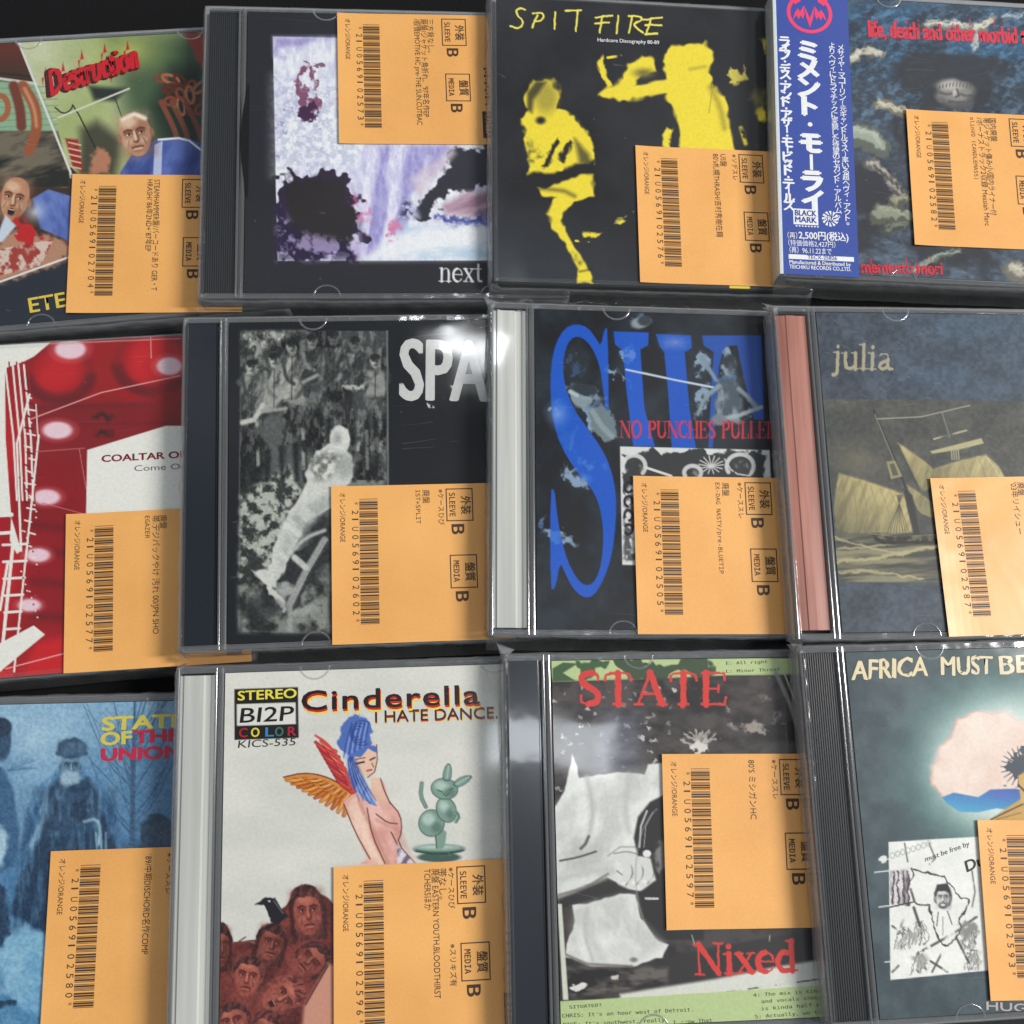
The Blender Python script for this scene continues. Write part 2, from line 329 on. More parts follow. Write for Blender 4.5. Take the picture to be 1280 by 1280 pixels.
class Art:
    """U, V: where each point of the sheet lies in the layout grid the cover is laid out in"""
    def __init__(s, U, V, base):
        s.U = U.astype(np.float64); s.V = V.astype(np.float64); s.rgb = np.tile(np.array(base, float), (len(U), 1)); s.ox = s.oy = 0; s.s = 1.0
    def Z(s, ox, oy, k): s.ox, s.oy, s.s = ox, oy, k; return s
    def t(s, pts): return [(s.ox + x * s.s, s.oy + y * s.s) for x, y in pts]
    def sel(s, pts, pad):
        p = np.array(pts); a = p.min(0) - pad; b = p.max(0) + pad
        return np.nonzero((s.U > a[0]) & (s.U < b[0]) & (s.V > a[1]) & (s.V < b[1]))[0]
    def blend(s, idx, cov, col):
        col = np.asarray(col, float)
        s.rgb[idx] = s.rgb[idx] * (1 - cov[:, None]) + (col if col.ndim == 2 else col[None]) * cov[:, None]
    def segdist(s, u, v, pts):
        d = np.full(len(u), 1e9)
        for (x0, y0), (x1, y1) in zip(pts[:-1], pts[1:]):
            dx, dy = x1 - x0, y1 - y0; q = dx * dx + dy * dy + 1e-9
            t = np.clip(((u - x0) * dx + (v - y0) * dy) / q, 0, 1)
            d = np.minimum(d, np.hypot(u - x0 - t * dx, v - y0 - t * dy))
        return d
    def warp(s, idx, rough, seed):
        u, v = s.U[idx], s.V[idx]
        if rough:
            a, sc_ = rough
            u = u + a * (fbm(u / sc_, v / sc_, seed, 3) - 0.5) * 2; v = v + a * (fbm(s.U[idx] / sc_ + 31, s.V[idx] / sc_ + 9, seed + 5, 3) - 0.5) * 2
        return u, v
    def poly(s, pts, col, soft=0.7, a=1.0, rough=None, seed=1, smooth=0, tex=None):
        pts = s.t(pts)
        for _ in range(smooth):
            n = len(pts); q = []
            for i in range(n):
                p0, p1 = pts[i], pts[(i + 1) % n]
                q += [(p0[0] * .75 + p1[0] * .25, p0[1] * .75 + p1[1] * .25), (p0[0] * .25 + p1[0] * .75, p0[1] * .25 + p1[1] * .75)]
            pts = q
        idx = s.sel(pts, soft + 1 + (rough[0] if rough else 0))
        if len(idx) == 0: return
        u, v = s.warp(idx, rough, seed)
        ins = np.zeros(len(u), bool); n = len(pts)
        for i in range(n):
            x0, y0 = pts[i]; x1, y1 = pts[(i + 1) % n]
            if y0 == y1: continue
            ins ^= ((y0 > v) != (y1 > v)) & (u < (x1 - x0) * (v - y0) / (y1 - y0) + x0)
        d = s.segdist(u, v, pts + [pts[0]]); sd = np.where(ins, d, -d)
        s.blend(idx, s._tex(idx, sstep(-soft, soft, sd) * a, tex), col)
    def _tex(s, idx, cov, tex):
        if tex:     # (scale, lo, hi, seed): noisy coverage
            n = fbm(s.U[idx] / tex[0], s.V[idx] / tex[0], tex[3], 4); cov = cov * sstep(tex[1], tex[2], n)
        return cov
    def line(s, pts, wd, col, soft=0.6, a=1.0, rough=None, seed=1, taper=0, tex=None, smooth=0):
        pts = s.t(pts)
        for _ in range(smooth):
            q = [pts[0]]
            for p0, p1 in zip(pts[:-1], pts[1:]):
                q += [(p0[0] * .75 + p1[0] * .25, p0[1] * .75 + p1[1] * .25), (p0[0] * .25 + p1[0] * .75, p0[1] * .25 + p1[1] * .75)]
            pts = q + [pts[-1]]
        wd = wd * (s.s if s.s != 1.0 else 1)
        idx = s.sel(pts, wd + soft + 2)
        if len(idx) == 0: return
        u, v = s.warp(idx, rough, seed)
        d = np.full(len(u), 1e9); n = len(pts) - 1
        for i, ((x0, y0), (x1, y1)) in enumerate(zip(pts[:-1], pts[1:])):
            dx, dy = x1 - x0, y1 - y0; q = dx * dx + dy * dy + 1e-9
            t = np.clip(((u - x0) * dx + (v - y0) * dy) / q, 0, 1)
            h = wd / 2 * (1 - taper * (i + t) / n)
            d = np.minimum(d, np.hypot(u - x0 - t * dx, v - y0 - t * dy) - h)
        s.blend(idx, s._tex(idx, sstep(soft, -soft, d) * a, tex), col)
    def ell(s, cx, cy, rx, ry, col, soft=0.8, a=1.0, rot=0, rough=None, seed=1, tex=None):
        (cx, cy), = s.t([(cx, cy)]); rx *= s.s; ry *= s.s
        r = max(rx, ry) + soft * 2 + 2; idx = s.sel([(cx - r, cy - r), (cx + r, cy + r)], 1)
        if len(idx) == 0: return
        u, v = s.warp(idx, rough, seed); c, q = math.cos(math.radians(rot)), math.sin(math.radians(rot))
        x = (u - cx) * c + (v - cy) * q; y = -(u - cx) * q + (v - cy) * c
        d = (1 - np.hypot(x / rx, y / ry)) * min(rx, ry)
        s.blend(idx, s._tex(idx, sstep(-soft, soft, d) * a, tex), col)
    def ring(s, cx, cy, rx, ry, wd, col, soft=0.8, a=1.0, rot=0, a0=0, a1=360):
        c, q = math.cos(math.radians(rot)), math.sin(math.radians(rot)); P = []
        for k in range(25):
            t = math.radians(a0 + (a1 - a0) * k / 24); x, y = rx * math.cos(t), ry * math.sin(t); P.append((cx + x * c - y * q, cy + x * q + y * c))
        s.line(P, wd, col, soft, a)
    def grain(s, pts, c0, c1, sx, sy=None, seed=1, o=4, contrast=1.0, soft=0.8, a=1.0, rot=0, bias=0.5):
        """two-colour mottling inside a polygon"""
        P = s.t(pts); idx = s.sel(P, soft + 1); sy = sy or sx
        if len(idx) == 0: return
        u, v = s.U[idx], s.V[idx]; c, q = math.cos(math.radians(rot)), math.sin(math.radians(rot))
        n = fbm((u * c + v * q) / sx, (-u * q + v * c) / sy, seed, o); n = np.clip((n - bias) * contrast * 2 + 0.5, 0, 1)
        col = np.array(c0, float)[None] * (1 - n[:, None]) + np.array(c1, float)[None] * n[:, None]
        ins = np.zeros(len(u), bool); m = len(P)
        for i in range(m):
            x0, y0 = P[i]; x1, y1 = P[(i + 1) % m]
            if y0 != y1: ins ^= ((y0 > v) != (y1 > v)) & (u < (x1 - x0) * (v - y0) / (y1 - y0) + x0)
        d = s.segdist(u, v, P + [P[0]]); s.blend(idx, sstep(-soft, soft, np.where(ins, d, -d)) * a, col)
    def grad(s, pts, p0, c0, p1, c1, a=1.0, soft=0.8):
        P = s.t(pts); (q0, q1) = s.t([p0, p1]); idx = s.sel(P, soft + 1)
        u, v = s.U[idx], s.V[idx]; dx, dy = q1[0] - q0[0], q1[1] - q0[1]
        t = np.clip(((u - q0[0]) * dx + (v - q0[1]) * dy) / (dx * dx + dy * dy), 0, 1)[:, None]
        col = np.array(c0, float) * (1 - t) + np.array(c1, float) * t
        ins = np.zeros(len(u), bool); m = len(P)
        for i in range(m):
            x0, y0 = P[i]; x1, y1 = P[(i + 1) % m]
            if y0 != y1: ins ^= ((y0 > v) != (y1 > v)) & (u < (x1 - x0) * (v - y0) / (y1 - y0) + x0)
        d = s.segdist(u, v, P + [P[0]]); s.blend(idx, sstep(-soft, soft, np.where(ins, d, -d)) * a, col)
    def glow(s, cx, cy, rx, ry, col, a=1.0, p=1.5, edge=0.12):
        (cx, cy), = s.t([(cx, cy)]); rx *= s.s; ry *= s.s
        idx = s.sel([(cx - rx, cy - ry), (cx + rx, cy + ry)], 0)
        if len(idx): 
            q = np.clip(1 - np.hypot((s.U[idx] - cx) / rx, (s.V[idx] - cy) / ry), 0, 1); s.blend(idx, a * q ** p * sstep(0, edge, q), col)
    def strokes(s, txt, p0, h, col, ang=0, bold=1.0, sx=1.0, gap=0.12, rough=None, alpha=1.0, tex=None):
        """serif lettering drawn stroke by stroke; p0 baseline start, h cap height"""
        c, q = math.cos(math.radians(ang)), math.sin(math.radians(ang)); X = 0.0; s.Z(0, 0, 1.0)
        for ch in txt:
            if ch == ' ': X += 0.4 * sx; continue
            adv, st = SERIF[ch]
            for wd, pts in st:
                P = []
                for x, y in pts:
                    gx, gy = (X + x * sx) * h, y * h; P.append((p0[0] + gx * c + gy * q, p0[1] + gx * q - gy * c))
                s.line(P, wd * h * bold, col, 0.45, alpha, rough=rough, tex=tex, smooth=2 if len(pts) > 3 else 0)
            X += (adv + gap) * sx
        return X * h
_t, _k = 0.05, 0.13      # thin, thick
def _arc(cx, cy, rx, ry, a0, a1, n=10):
    return [(cx + rx * math.cos(math.radians(a0 + (a1 - a0) * i / n)), cy + ry * math.sin(math.radians(a0 + (a1 - a0) * i / n))) for i in range(n + 1)]
def _sf(x, y, r=0.12): return (_t, [(x - r, y), (x + r, y)])
SERIF = {
 'n': (.58, [(_k, [(.12, 0), (.12, .62)]), (_t, [(.02, .62), (.12, .62)]), (_t, [(.12, .45), (.22, .6), (.34, .62), (.42, .58)]), (_k, [(.44, .52), (.46, .4), (.46, 0)]), _sf(.12, .02), _sf(.46, .02)]),
 'e': (.5, [(_k, _arc(.27, .31, .22, .30, 95, 265)), (_t, _arc(.27, .31, .22, .30, 265, 325)), (_t, _arc(.27, .31, .21, .30, 0, 95)), (_t, [(.06, .34), (.47, .34)])]),
 'x': (.52, [(_k, [(.08, .6), (.44, .02)]), (_t, [(.44, .6), (.08, .02)]), _sf(.1, .61, .1), _sf(.42, .61, .1), _sf(.1, .02, .1), _sf(.42, .02, .1)]),
 't': (.32, [(_k, [(.15, .8), (.15, .12), (.2, .04), (.3, .04)]), (_t, [(0, .6), (.3, .6)])]),
 'j': (.28, [(_k, [(.16, .62), (.16, -.1), (.1, -.22), (0, -.22)]), _sf(.1, .62, .09), (.14, [(.16, .84), (.16, .85)])]),
 'u': (.58, [(_k, [(.12, .62), (.12, .15), (.2, .03), (.32, .04), (.44, .15)]), (_k, [(.46, .62), (.46, 0)]), _sf(.06, .61, .08), _sf(.4, .61, .08), _sf(.5, .02, .06)]),
 'l': (.28, [(_k, [(.14, 0), (.14, .95)]), _sf(.08, .95, .08), _sf(.14, .02)]),
 'i': (.28, [(_k, [(.14, 0), (.14, .62)]), _sf(.08, .62, .08), _sf(.14, .02), (.14, [(.14, .84), (.14, .85)])]),
 'a': (.5, [(_k, [(.36, .4), (.36, .1), (.42, .02), (.5, .04)]), (_t, [(.08, .52), (.16, .61), (.28, .62), (.36, .52), (.36, .4)]), (_k, [(.36, .36), (.18, .3), (.09, .18), (.1, .06), (.2, .02), (.36, .14)])]),
 'd': (.56, [(_k, [(.44, .95), (.44, 0)]), _sf(.38, .95, .08), _sf(.5, .02, .07), (_k, _arc(.25, .31, .19, .30, 70, 290)), (_t, [(.32, .6), (.44, .5)]), (_t, [(.32, .02), (.44, .12)])]),
 'N': (.76, [(_t, [(.12, 0), (.12, .97)]), (_k, [(.12, .97), (.64, .03)]), (_t, [(.64, .03), (.64, .97)]), _sf(.12, .02), _sf(.08, .97, .1), _sf(.64, .97)]),
 'O': (.76, [(_k, _arc(.38, .5, .31, .48, 100, 260)), (_k, _arc(.38, .5, .31, .48, -80, 80)), (_t, _arc(.38, .5, .31, .48, 80, 100, 3)), (_t, _arc(.38, .5, .31, .48, 260, 280, 3))]),
 'P': (.6, [(_k, [(.14, 0), (.14, .97)]), _sf(.14, .02), _sf(.1, .97, .1), (_t, [(.14, .97), (.34, .97)]), (_k, _arc(.34, .74, .18, .23, 90, -90)), (_t, [(.34, .5), (.14, .5)])]),
 'U': (.74, [(_k, [(.14, .97), (.14, .3), (.2, .08), (.37, .0), (.54, .08), (.6, .3)]), (_t, [(.6, .25), (.6, .97)]), _sf(.14, .97), _sf(.6, .97)]),
 'C': (.68, [(_k, _arc(.38, .5, .3, .48, 70, 290)), (_t, [(.48, .95), (.58, .85), (.6, .72)]), (_t, [(.48, .05), (.58, .14), (.62, .26)])]),
 'H': (.76, [(_k, [(.14, 0), (.14, .97)]), (_k, [(.62, 0), (.62, .97)]), (_t, [(.14, .5), (.62, .5)]), _sf(.14, .02), _sf(.14, .97), _sf(.62, .02), _sf(.62, .97)]),
 'E': (.62, [(_k, [(.14, 0), (.14, .97)]), (_t, [(.04, .97), (.54, .97), (.55, .76)]), (_t, [(.04, .02), (.56, .02), (.58, .24)]), (_t, [(.14, .5), (.42, .5)]), (_t, [(.42, .6), (.42, .4)])]),
 'S': (.54, [(_t, [(.46, .74), (.44, .92), (.3, .98)]), (_k, [(.32, .97), (.12, .94), (.08, .74), (.2, .58), (.36, .46), (.48, .3), (.44, .06), (.24, .02)]), (_t, [(.26, .02), (.1, .08), (.06, .28)])]),
 'L': (.58, [(_k, [(.14, 0), (.14, .97)]), _sf(.14, .97), (_t, [(.04, .02), (.52, .02), (.55, .26)])]),
 'D': (.74, [(_k, [(.14, 0), (.14, .97)]), (_t, [(.04, .97), (.34, .97)]), (_k, _arc(.34, .5, .3, .47, 75, -75)), (_t, [(.34, .02), (.04, .02)])]),
 'T': (.66, [(_k, [(.33, 0), (.33, .97)]), (_t, [(.04, .74), (.06, .97), (.6, .97), (.62, .74)]), _sf(.33, .02)]),
 'A': (.72, [(_t, [(.08, .02), (.34, .98)]), (_k, [(.34, .98), (.62, .02)]), (_t, [(.18, .34), (.52, .34)]), _sf(.08, .02, .09), _sf(.62, .02, .1)]),
 'X': (.72, [(_k, [(.12, .97), (.6, .02)]), (_t, [(.6, .97), (.12, .02)]), _sf(.12, .97), _sf(.6, .97), _sf(.12, .02), _sf(.6, .02)]),
}
# ------------------------------------------------------------------ the printed covers (plain stand-in pictures, the lettering as it stands)
def quad(x0, y0, x1, y1): return [(x0, y0), (x1, y0), (x1, y1), (x0, y1)]
ALL = quad(-400, -400, 1900, 2200)

def face(A, cx, cy, w, h, rot, skin, dark, light, hair=None, beard=False, style=0, seed=0):
    """a plain made-up head, painted in layers; style 1: long hair, 2: cap of short hair, 3: eyes shut, 4: shouting"""
    c, q = math.cos(math.radians(rot)), math.sin(math.radians(rot)); rs = random.Random(seed * 13 + 5)
    P = lambda x, y: (cx + x * w * c - y * h * q, cy + x * w * q + y * h * c)
    PP = lambda pts: [P(x, y) for x, y in pts]
    mid = tuple((a + b) / 2 for a, b in zip(skin, dark)); t = rs.uniform(-.14, .14)
    if hair is not None:
        back = [(-1.08, -.2), (-.9, -.85), (-.2, -1.16), (.6, -1.0), (1.1, -.4), (1.08, .3), (.9, .7)] + ([(1.12, 1.15), (.6, 1.2), (-.7, 1.2), (-1.2, 1.1)] if style == 1 else [(.4, .7), (-.6, .6)]) + [(-1.05, .4)]
        A.poly(PP(back), hair, soft=1.3, smooth=2, rough=(2.5, 6), seed=seed + 2)
        A.grain(PP(back), tuple(k * .6 for k in hair), tuple(min(255, k * 1.7 + 12) for k in hair), 3, 14, seed=seed, rot=rot + 12, contrast=2, a=.6, soft=2)
    A.poly(PP([(-.86, -.3), (-.6, -.84), (0, -1), (.6, -.84), (.86, -.3), (.84, .2), (.62, .66), (.26, .98), (-.26, .98), (-.62, .66), (-.84, .2)]), skin, soft=1, smooth=2)
    for e in (-.9, .9): A.ell(*P(e, .05), w * .13, h * .2, mid, rot=rot, soft=1)
    A.grad(PP([(-.8, -.8), (.8, -.8), (.8, .9), (-.8, .9)]), P(.1, 0), skin, P(1.0, .2), dark, a=.55, soft=w * .22)
    A.grain(PP([(-.8, -.8), (.8, -.8), (.8, .9), (-.8, .9)]), dark, light, w * .34, h * .28, seed=seed + 40, contrast=1.1, a=.30, soft=w * .2, rot=rot)
    A.ell(*P(-.2 + t, -.55), w * .42, h * .2, light, rot=rot, soft=3, a=.55)
    for e in (-.36 + t, .34 + t):
        A.ell(*P(e, -.1), w * .25, h * .13, dark, rot=rot, soft=2, a=.6)
        A.line(PP([(e - .22, -.2), (e, -.26), (e + .21, -.2)]), w * .11, dark, soft=.8, a=.9)
        if style == 3: A.line(PP([(e - .16, -.04), (e, .0), (e + .16, -.05)]), w * .06, dark, soft=.6)
        else:
            A.ell(*P(e, -.05), w * .15, h * .055, light, rot=rot, soft=.6, a=.85); A.ell(*P(e + .03, -.05), w * .065, h * .055, (20, 14, 14), rot=rot, soft=.5)
            A.line(PP([(e - .17, -.07), (e, -.11), (e + .17, -.06)]), w * .05, dark, soft=.5)
        A.line(PP([(e - .18, .09), (e, .13), (e + .16, .08)]), w * .05, mid, soft=.9, a=.8)
        A.ell(*P(e * 1.15, .3), w * .2, h * .13, light, rot=rot, soft=3, a=.35)
    A.line(PP([(.06 + t, -.1), (.16 + t, .24), (.02 + t, .33)]), w * .08, dark, soft=.9, a=.75); A.line(PP([(-.03 + t, -.12), (-.02 + t, .2)]), w * .11, light, soft=1, a=.65); A.line(PP([(-.14 + t, .3), (-.03 + t, .35), (.12 + t, .31)]), w * .07, dark, soft=.7, a=.85)
    A.line(PP([(-.4 + t, .22), (-.48 + t, .45)]), w * .05, mid, soft=1); A.line(PP([(.4 + t, .22), (.48 + t, .45)]), w * .06, dark, soft=1, a=.7)
    if style == 4: A.ell(*P(t, .6), w * .2, h * .17, (30, 14, 14), rot=rot, soft=.9); A.line(PP([(-.14 + t, .5), (.14 + t, .5)]), w * .06, light, soft=.6)
    else: A.line(PP([(-.3 + t, .56), (-.1 + t, .53), (0 + t, .56), (.1 + t, .53), (.3 + t, .57)]), w * .08, dark, soft=.7); A.line(PP([(-.2 + t, .64), (.2 + t, .65)]), w * .08, light, soft=1, a=.5)
    A.line(PP([(-.2 + t, .74), (.2 + t, .74)]), w * .06, mid, soft=1)
    if hair is not None:
        top = [(-.96, -.1), (-.9, -.75), (-.2, -1.12), (.6, -1.0), (1.0, -.3), (.86, .0), (.72, -.45), (.3, -.66 + t), (-.1, -.6), (-.5, -.68), (-.76, -.3)]
        A.poly(PP(top), hair, soft=1, smooth=2, rough=(2, 4), seed=seed + 3)
        A.grain(PP(top), tuple(k * .6 for k in hair), tuple(min(255, k * 1.9 + 16) for k in hair), 2.6, 10, seed=seed + 9, rot=rot + 30, contrast=2, a=.6, soft=1.5)
        if style == 1:
            for sd in (-1, 1): A.line(PP([(sd * .9, -.5), (sd * 1.0, .2), (sd * .92, 1.1)]), w * .26, hair, soft=1.2, smooth=1, rough=(2, 5))
    if beard: A.ell(*P(0, .75), w * .7, h * .42, beard, rot=rot, soft=1.8, rough=(2, 4))

def art_butchers(A, T):
    A.grad(ALL, (0, 300), (38, 44, 54), (0, 1200), (34, 42, 52)); A.Z(0, 0, .3358)
    R = [(75, 158), (780, 116), (750, 660), (300, 660), (245, 600)]
    A.grad(R, (120, 200), (205, 208, 190), (330, 330), (168, 180, 120)); A.grain(R, (150, 165, 105), (188, 196, 150), 60, seed=3, contrast=1.4, a=.55)
    A.poly([(400, 130), (780, 112), (770, 700), (560, 700), (470, 460), (430, 260)], (62, 84, 62), soft=24, a=.9); A.glow(480, 190, 200, 120, (200, 206, 110), .8)
    A.poly([(640, 250), (760, 240), (760, 620), (600, 520), (560, 400)], (30, 40, 36), soft=18, a=.85)
    A.poly([(300, 480), (360, 450), (460, 520), (430, 660), (290, 660)], (58, 56, 44), soft=10, a=.9); A.poly([(690, 120), (780, 116), (760, 260), (728, 200)], (150, 70, 60), soft=3, rough=(6, 10))
    A.poly([(330, 320), (470, 330), (430, 375), (350, 372)], (40, 48, 42), soft=5)                    # dark lamp shade
    for k in range(14): A.ring(600 + (k * 37) % 150, 290 + (k * 53) % 130, 20 + k % 3 * 6, 14, 11, [(128, 66, 48), (90, 46, 36), (160, 100, 74)][k % 3], rot=k * 40)
    for x in (600, 640, 690): A.line([(x, 380), (x + 50, 480), (x + 60, 520)], 20, (120, 70, 52), soft=1.5, smooth=2)
    A.line([(205, 400), (235, 425), (265, 410), (272, 384), (360, 560)], 5, (30, 34, 28), smooth=1); A.line([(430, 370), (455, 440)], 4, (48, 56, 44)); A.line([(200, 445), (480, 330)], 7, (206, 206, 188))
    A.poly([(243, 515), (290, 520), (310, 640), (270, 620)], (150, 40, 36), soft=2); [A.line([(255, 530 + 22 * k), (300, 540 + 22 * k)], 6, (205, 180, 150)) for k in range(5)]
    A.poly([(330, 600), (370, 550), (410, 575), (400, 650), (340, 650)], (176, 120, 92), soft=3, rough=(5, 8))
    # man in a blue shirt
    A.poly([(450, 640), (500, 560), (585, 520), (690, 512), (760, 540), (780, 680), (440, 680)], (62, 82, 152), soft=2); A.grain([(450, 640), (500, 560), (585, 520), (690, 512), (760, 540), (780, 680), (440, 680)], (44, 58, 120), (104, 124, 190), 26, 60, seed=5, contrast=1.6, a=.7, rot=30)
    A.poly([(575, 540), (605, 524), (600, 660), (570, 660)], (176, 186, 216)); A.line([(590, 520), (690, 512), (750, 560)], 8, (220, 222, 226), smooth=1)
    face(A, 505, 500, 68, 84, -12, (198, 150, 116), (96, 54, 40), (240, 220, 196), seed=3); A.line([(455, 445), (500, 425), (540, 440)], 14, (238, 226, 208), soft=3)
    # left-hand panel
    Lp = [(-20, 165), (70, 160), (262, 640), (262, 960), (-20, 1060)]
    A.grad(Lp, (0, 160), (100, 44, 36), (0, 300), (62, 46, 36)); A.poly([(-20, 300), (140, 310), (215, 490), (-20, 490)], (138, 172, 140), soft=3)
    for k in range(7): A.line([(-20, 330 + k * 24), (215, 320 + k * 24)], 4, (104, 140, 112), a=.7)
    A.poly([(-20, 492), (215, 490), (255, 640), (255, 700), (-20, 690)], (64, 60, 50), soft=2); A.grain([(-20, 492), (215, 490), (255, 640), (255, 700), (-20, 690)], (40, 40, 34), (112, 104, 88), 50, 14, seed=8, contrast=1.8, rot=-14)
    A.line([(-20, 290), (140, 312)], 10, (196, 196, 186)); A.line([(-20, 270), (120, 285)], 8, (44, 40, 36))
    A.line([(85, 320), (130, 390), (140, 480), (108, 560)], 40, (150, 84, 54), soft=2, smooth=2); A.line([(92, 330), (128, 400), (136, 470)], 10, (210, 150, 110), soft=3, smooth=2)
    A.line([(50, 320), (75, 400), (80, 470)], 36, (112, 58, 46), soft=2, smooth=2); A.ring(0, 400, 30, 44, 22, (160, 96, 62))
    A.poly([(120, 740), (180, 705), (262, 730), (262, 900), (150, 850)], (70, 92, 168), soft=2); A.grain([(120, 740), (180, 705), (262, 730), (262, 900), (150, 850)], (50, 66, 136), (120, 142, 200), 20, 50, seed=4, contrast=1.5, a=.6, rot=-20)
    face(A, 55, 740, 62, 84, 12, (192, 138, 104), (98, 50, 36), (230, 204, 174), style=4, seed=8); A.glow(130, 790, 60, 60, (214, 224, 236), .8)
    A.poly([(-20, 900), (60, 850), (180, 880), (262, 900), (262, 960), (-20, 1060)], (176, 130, 104), soft=5, rough=(8, 10)); A.poly([(50, 830), (110, 810), (150, 870), (110, 920), (70, 890)], (184, 36, 40), soft=2, rough=(10, 9)); A.grain([(-20, 930), (200, 890), (150, 990), (-20, 1030)], (214, 200, 190), (150, 44, 40), 9, seed=6, contrast=3, a=.8)
    A.poly([(20, 800), (60, 840), (10, 900), (-20, 900)], (196, 206, 220), soft=2)
    A.line([(70, 158), (262, 640), (264, 660)], 9, (214, 214, 206)); A.line([(-20, 1056), (262, 955)], 7, (224, 224, 218))
    A.Z(0, 0, 1)
    T('ETE', (38, 391), (83, 383), 18, (216, 190, 70), bold=.02)
    T('Destruction', (64, 119), (173, 84), 30, (196, 36, 44), bold=.035, shear=.25, jitter=.3, dz=.12); T('Destruction', (60, 120.5), (170, 86.5), 31, (74, 24, 34), bold=.06, shear=.25, jitter=.3)
    A.Z(0, 0, .3358)
    for x, y in [(165, 290), (230, 270), (300, 225), (330, 300), (385, 200), (420, 280), (470, 190), (505, 250)]: A.poly([(x - 10, y), (x + 12, y - 6), (x + 4, y - 40), (x - 6, y + 30)], (190, 38, 44))

def art_abstract(A, T):
    A.rgb[:] = (46, 46, 51); A.Z(230, 0, .3203)
    P = [(347, 143), (1230, 160), (1230, 1016), (365, 1018)]
    A.grain(P, (206, 210, 226), (236, 242, 246), 60, 90, seed=2, contrast=1.6); A.grain(P, (196, 190, 226), (240, 244, 248), 34, 70, seed=9, contrast=2, a=.5, rot=20)
    A.grain([(347, 143), (600, 143), (480, 170), (400, 230), (350, 220)], (150, 140, 196), (226, 228, 240), 24, seed=7, contrast=1.8, a=.9, soft=5)
    A.grain([(690, 565), (1080, 565), (960, 700), (880, 760), (860, 1000), (690, 1000), (700, 700)], (152, 146, 206), (222, 222, 242), 18, 120, seed=5, contrast=1.8, rot=8, soft=6)
    A.grain(P, (150, 146, 190), (250, 252, 254), 4, 9, seed=21, contrast=1.5, a=.22); A.grain([(347, 300), (690, 300), (690, 660), (347, 680)], (176, 184, 204), (240, 244, 248), 5, seed=23, contrast=2.6, a=.5, soft=14)
    A.poly([(390, 690), (440, 665), (450, 690), (500, 675), (560, 700), (620, 695), (660, 760), (690, 800), (690, 900), (670, 1014), (365, 1014), (360, 870), (385, 800)], (52, 44, 62), soft=2, rough=(26, 20), seed=4)
    A.poly([(410, 700), (630, 700), (660, 960), (420, 960)], (47, 44, 46), soft=5, rough=(16, 14), seed=6)
    A.grain([(362, 800), (440, 900), (660, 950), (690, 860), (690, 1016), (365, 1016)], (44, 38, 66), (176, 160, 206), 11, seed=12, contrast=3, a=.75, soft=8)
    for k, (x, y) in enumerate([(385, 480), (375, 520), (530, 520), (525, 580), (400, 430), (365, 610), (365, 300), (520, 490)]): A.ell(x, y, 18, 10, (120, 120, 160), rough=(12, 7), seed=k, a=.55, tex=(5, .4, .6, k))
    # a smeared loop of brown strokes
    for pts in ([(460, 270), (440, 320), (450, 360), (470, 400), (465, 460)], [(500, 270), (520, 310), (525, 370), (515, 430)], [(455, 275), (480, 255), (515, 280)], [(470, 330), (465, 385), (480, 450)], [(490, 380), (520, 390), (505, 450)]):
        A.line(pts, 20, (130, 84, 108), soft=1.6, rough=(9, 8), smooth=2, tex=(8, .25, .55, 3))
    A.ell(484, 440, 32, 40, (70, 46, 74), rough=(12, 10), soft=2); A.line([(470, 250), (460, 240), (550, 262)], 7, (120, 90, 110), rough=(6, 8), tex=(6, .4, .6, 2))
    A.poly([(1060, 572), (1230, 572), (1230, 720), (1120, 730), (1040, 760), (990, 800), (960, 860), (890, 850), (920, 780), (1010, 680)], (54, 54, 62), soft=3, rough=(14, 12))
    A.grain([(880, 700), (1050, 575), (1060, 600), (920, 770)], (196, 178, 192), (222, 214, 226), 14, 60, seed=3, rot=-50, a=.8, soft=6)
    A.grain([(1010, 800), (1100, 750), (1230, 740), (1230, 850), (1020, 840)], (150, 120, 138), (196, 170, 184), 60, 10, seed=6, rot=-20, contrast=1.6, soft=6)
    A.poly([(990, 830), (1060, 850), (1200, 850), (1200, 880), (1080, 880), (990, 865)], (72, 80, 150), soft=5, rough=(12, 8)); A.grain([(840, 880), (1230, 880), (1230, 1010), (700, 1014)], (178, 204, 222), (232, 236, 240), 60, 16, seed=8, contrast=1.6, soft=8, a=.9)
    for x, y, r in [(720, 830, 20), (700, 860, 14), (820, 880, 26), (810, 910, 16), (665, 780, 14), (600, 380, 8)]: A.ell(x, y, r * .7, r * 1.3, (208, 116, 158), rough=(12, 9), soft=3, a=.75)
    A.grain([(860, 780), (900, 800), (920, 850), (840, 850)], (60, 60, 96), (190, 190, 220), 9, seed=2, contrast=3, soft=6)
    A.strokes('next', (549, 352), 27, (216, 216, 216), ang=.6, sx=.95, bold=.8, gap=.05)

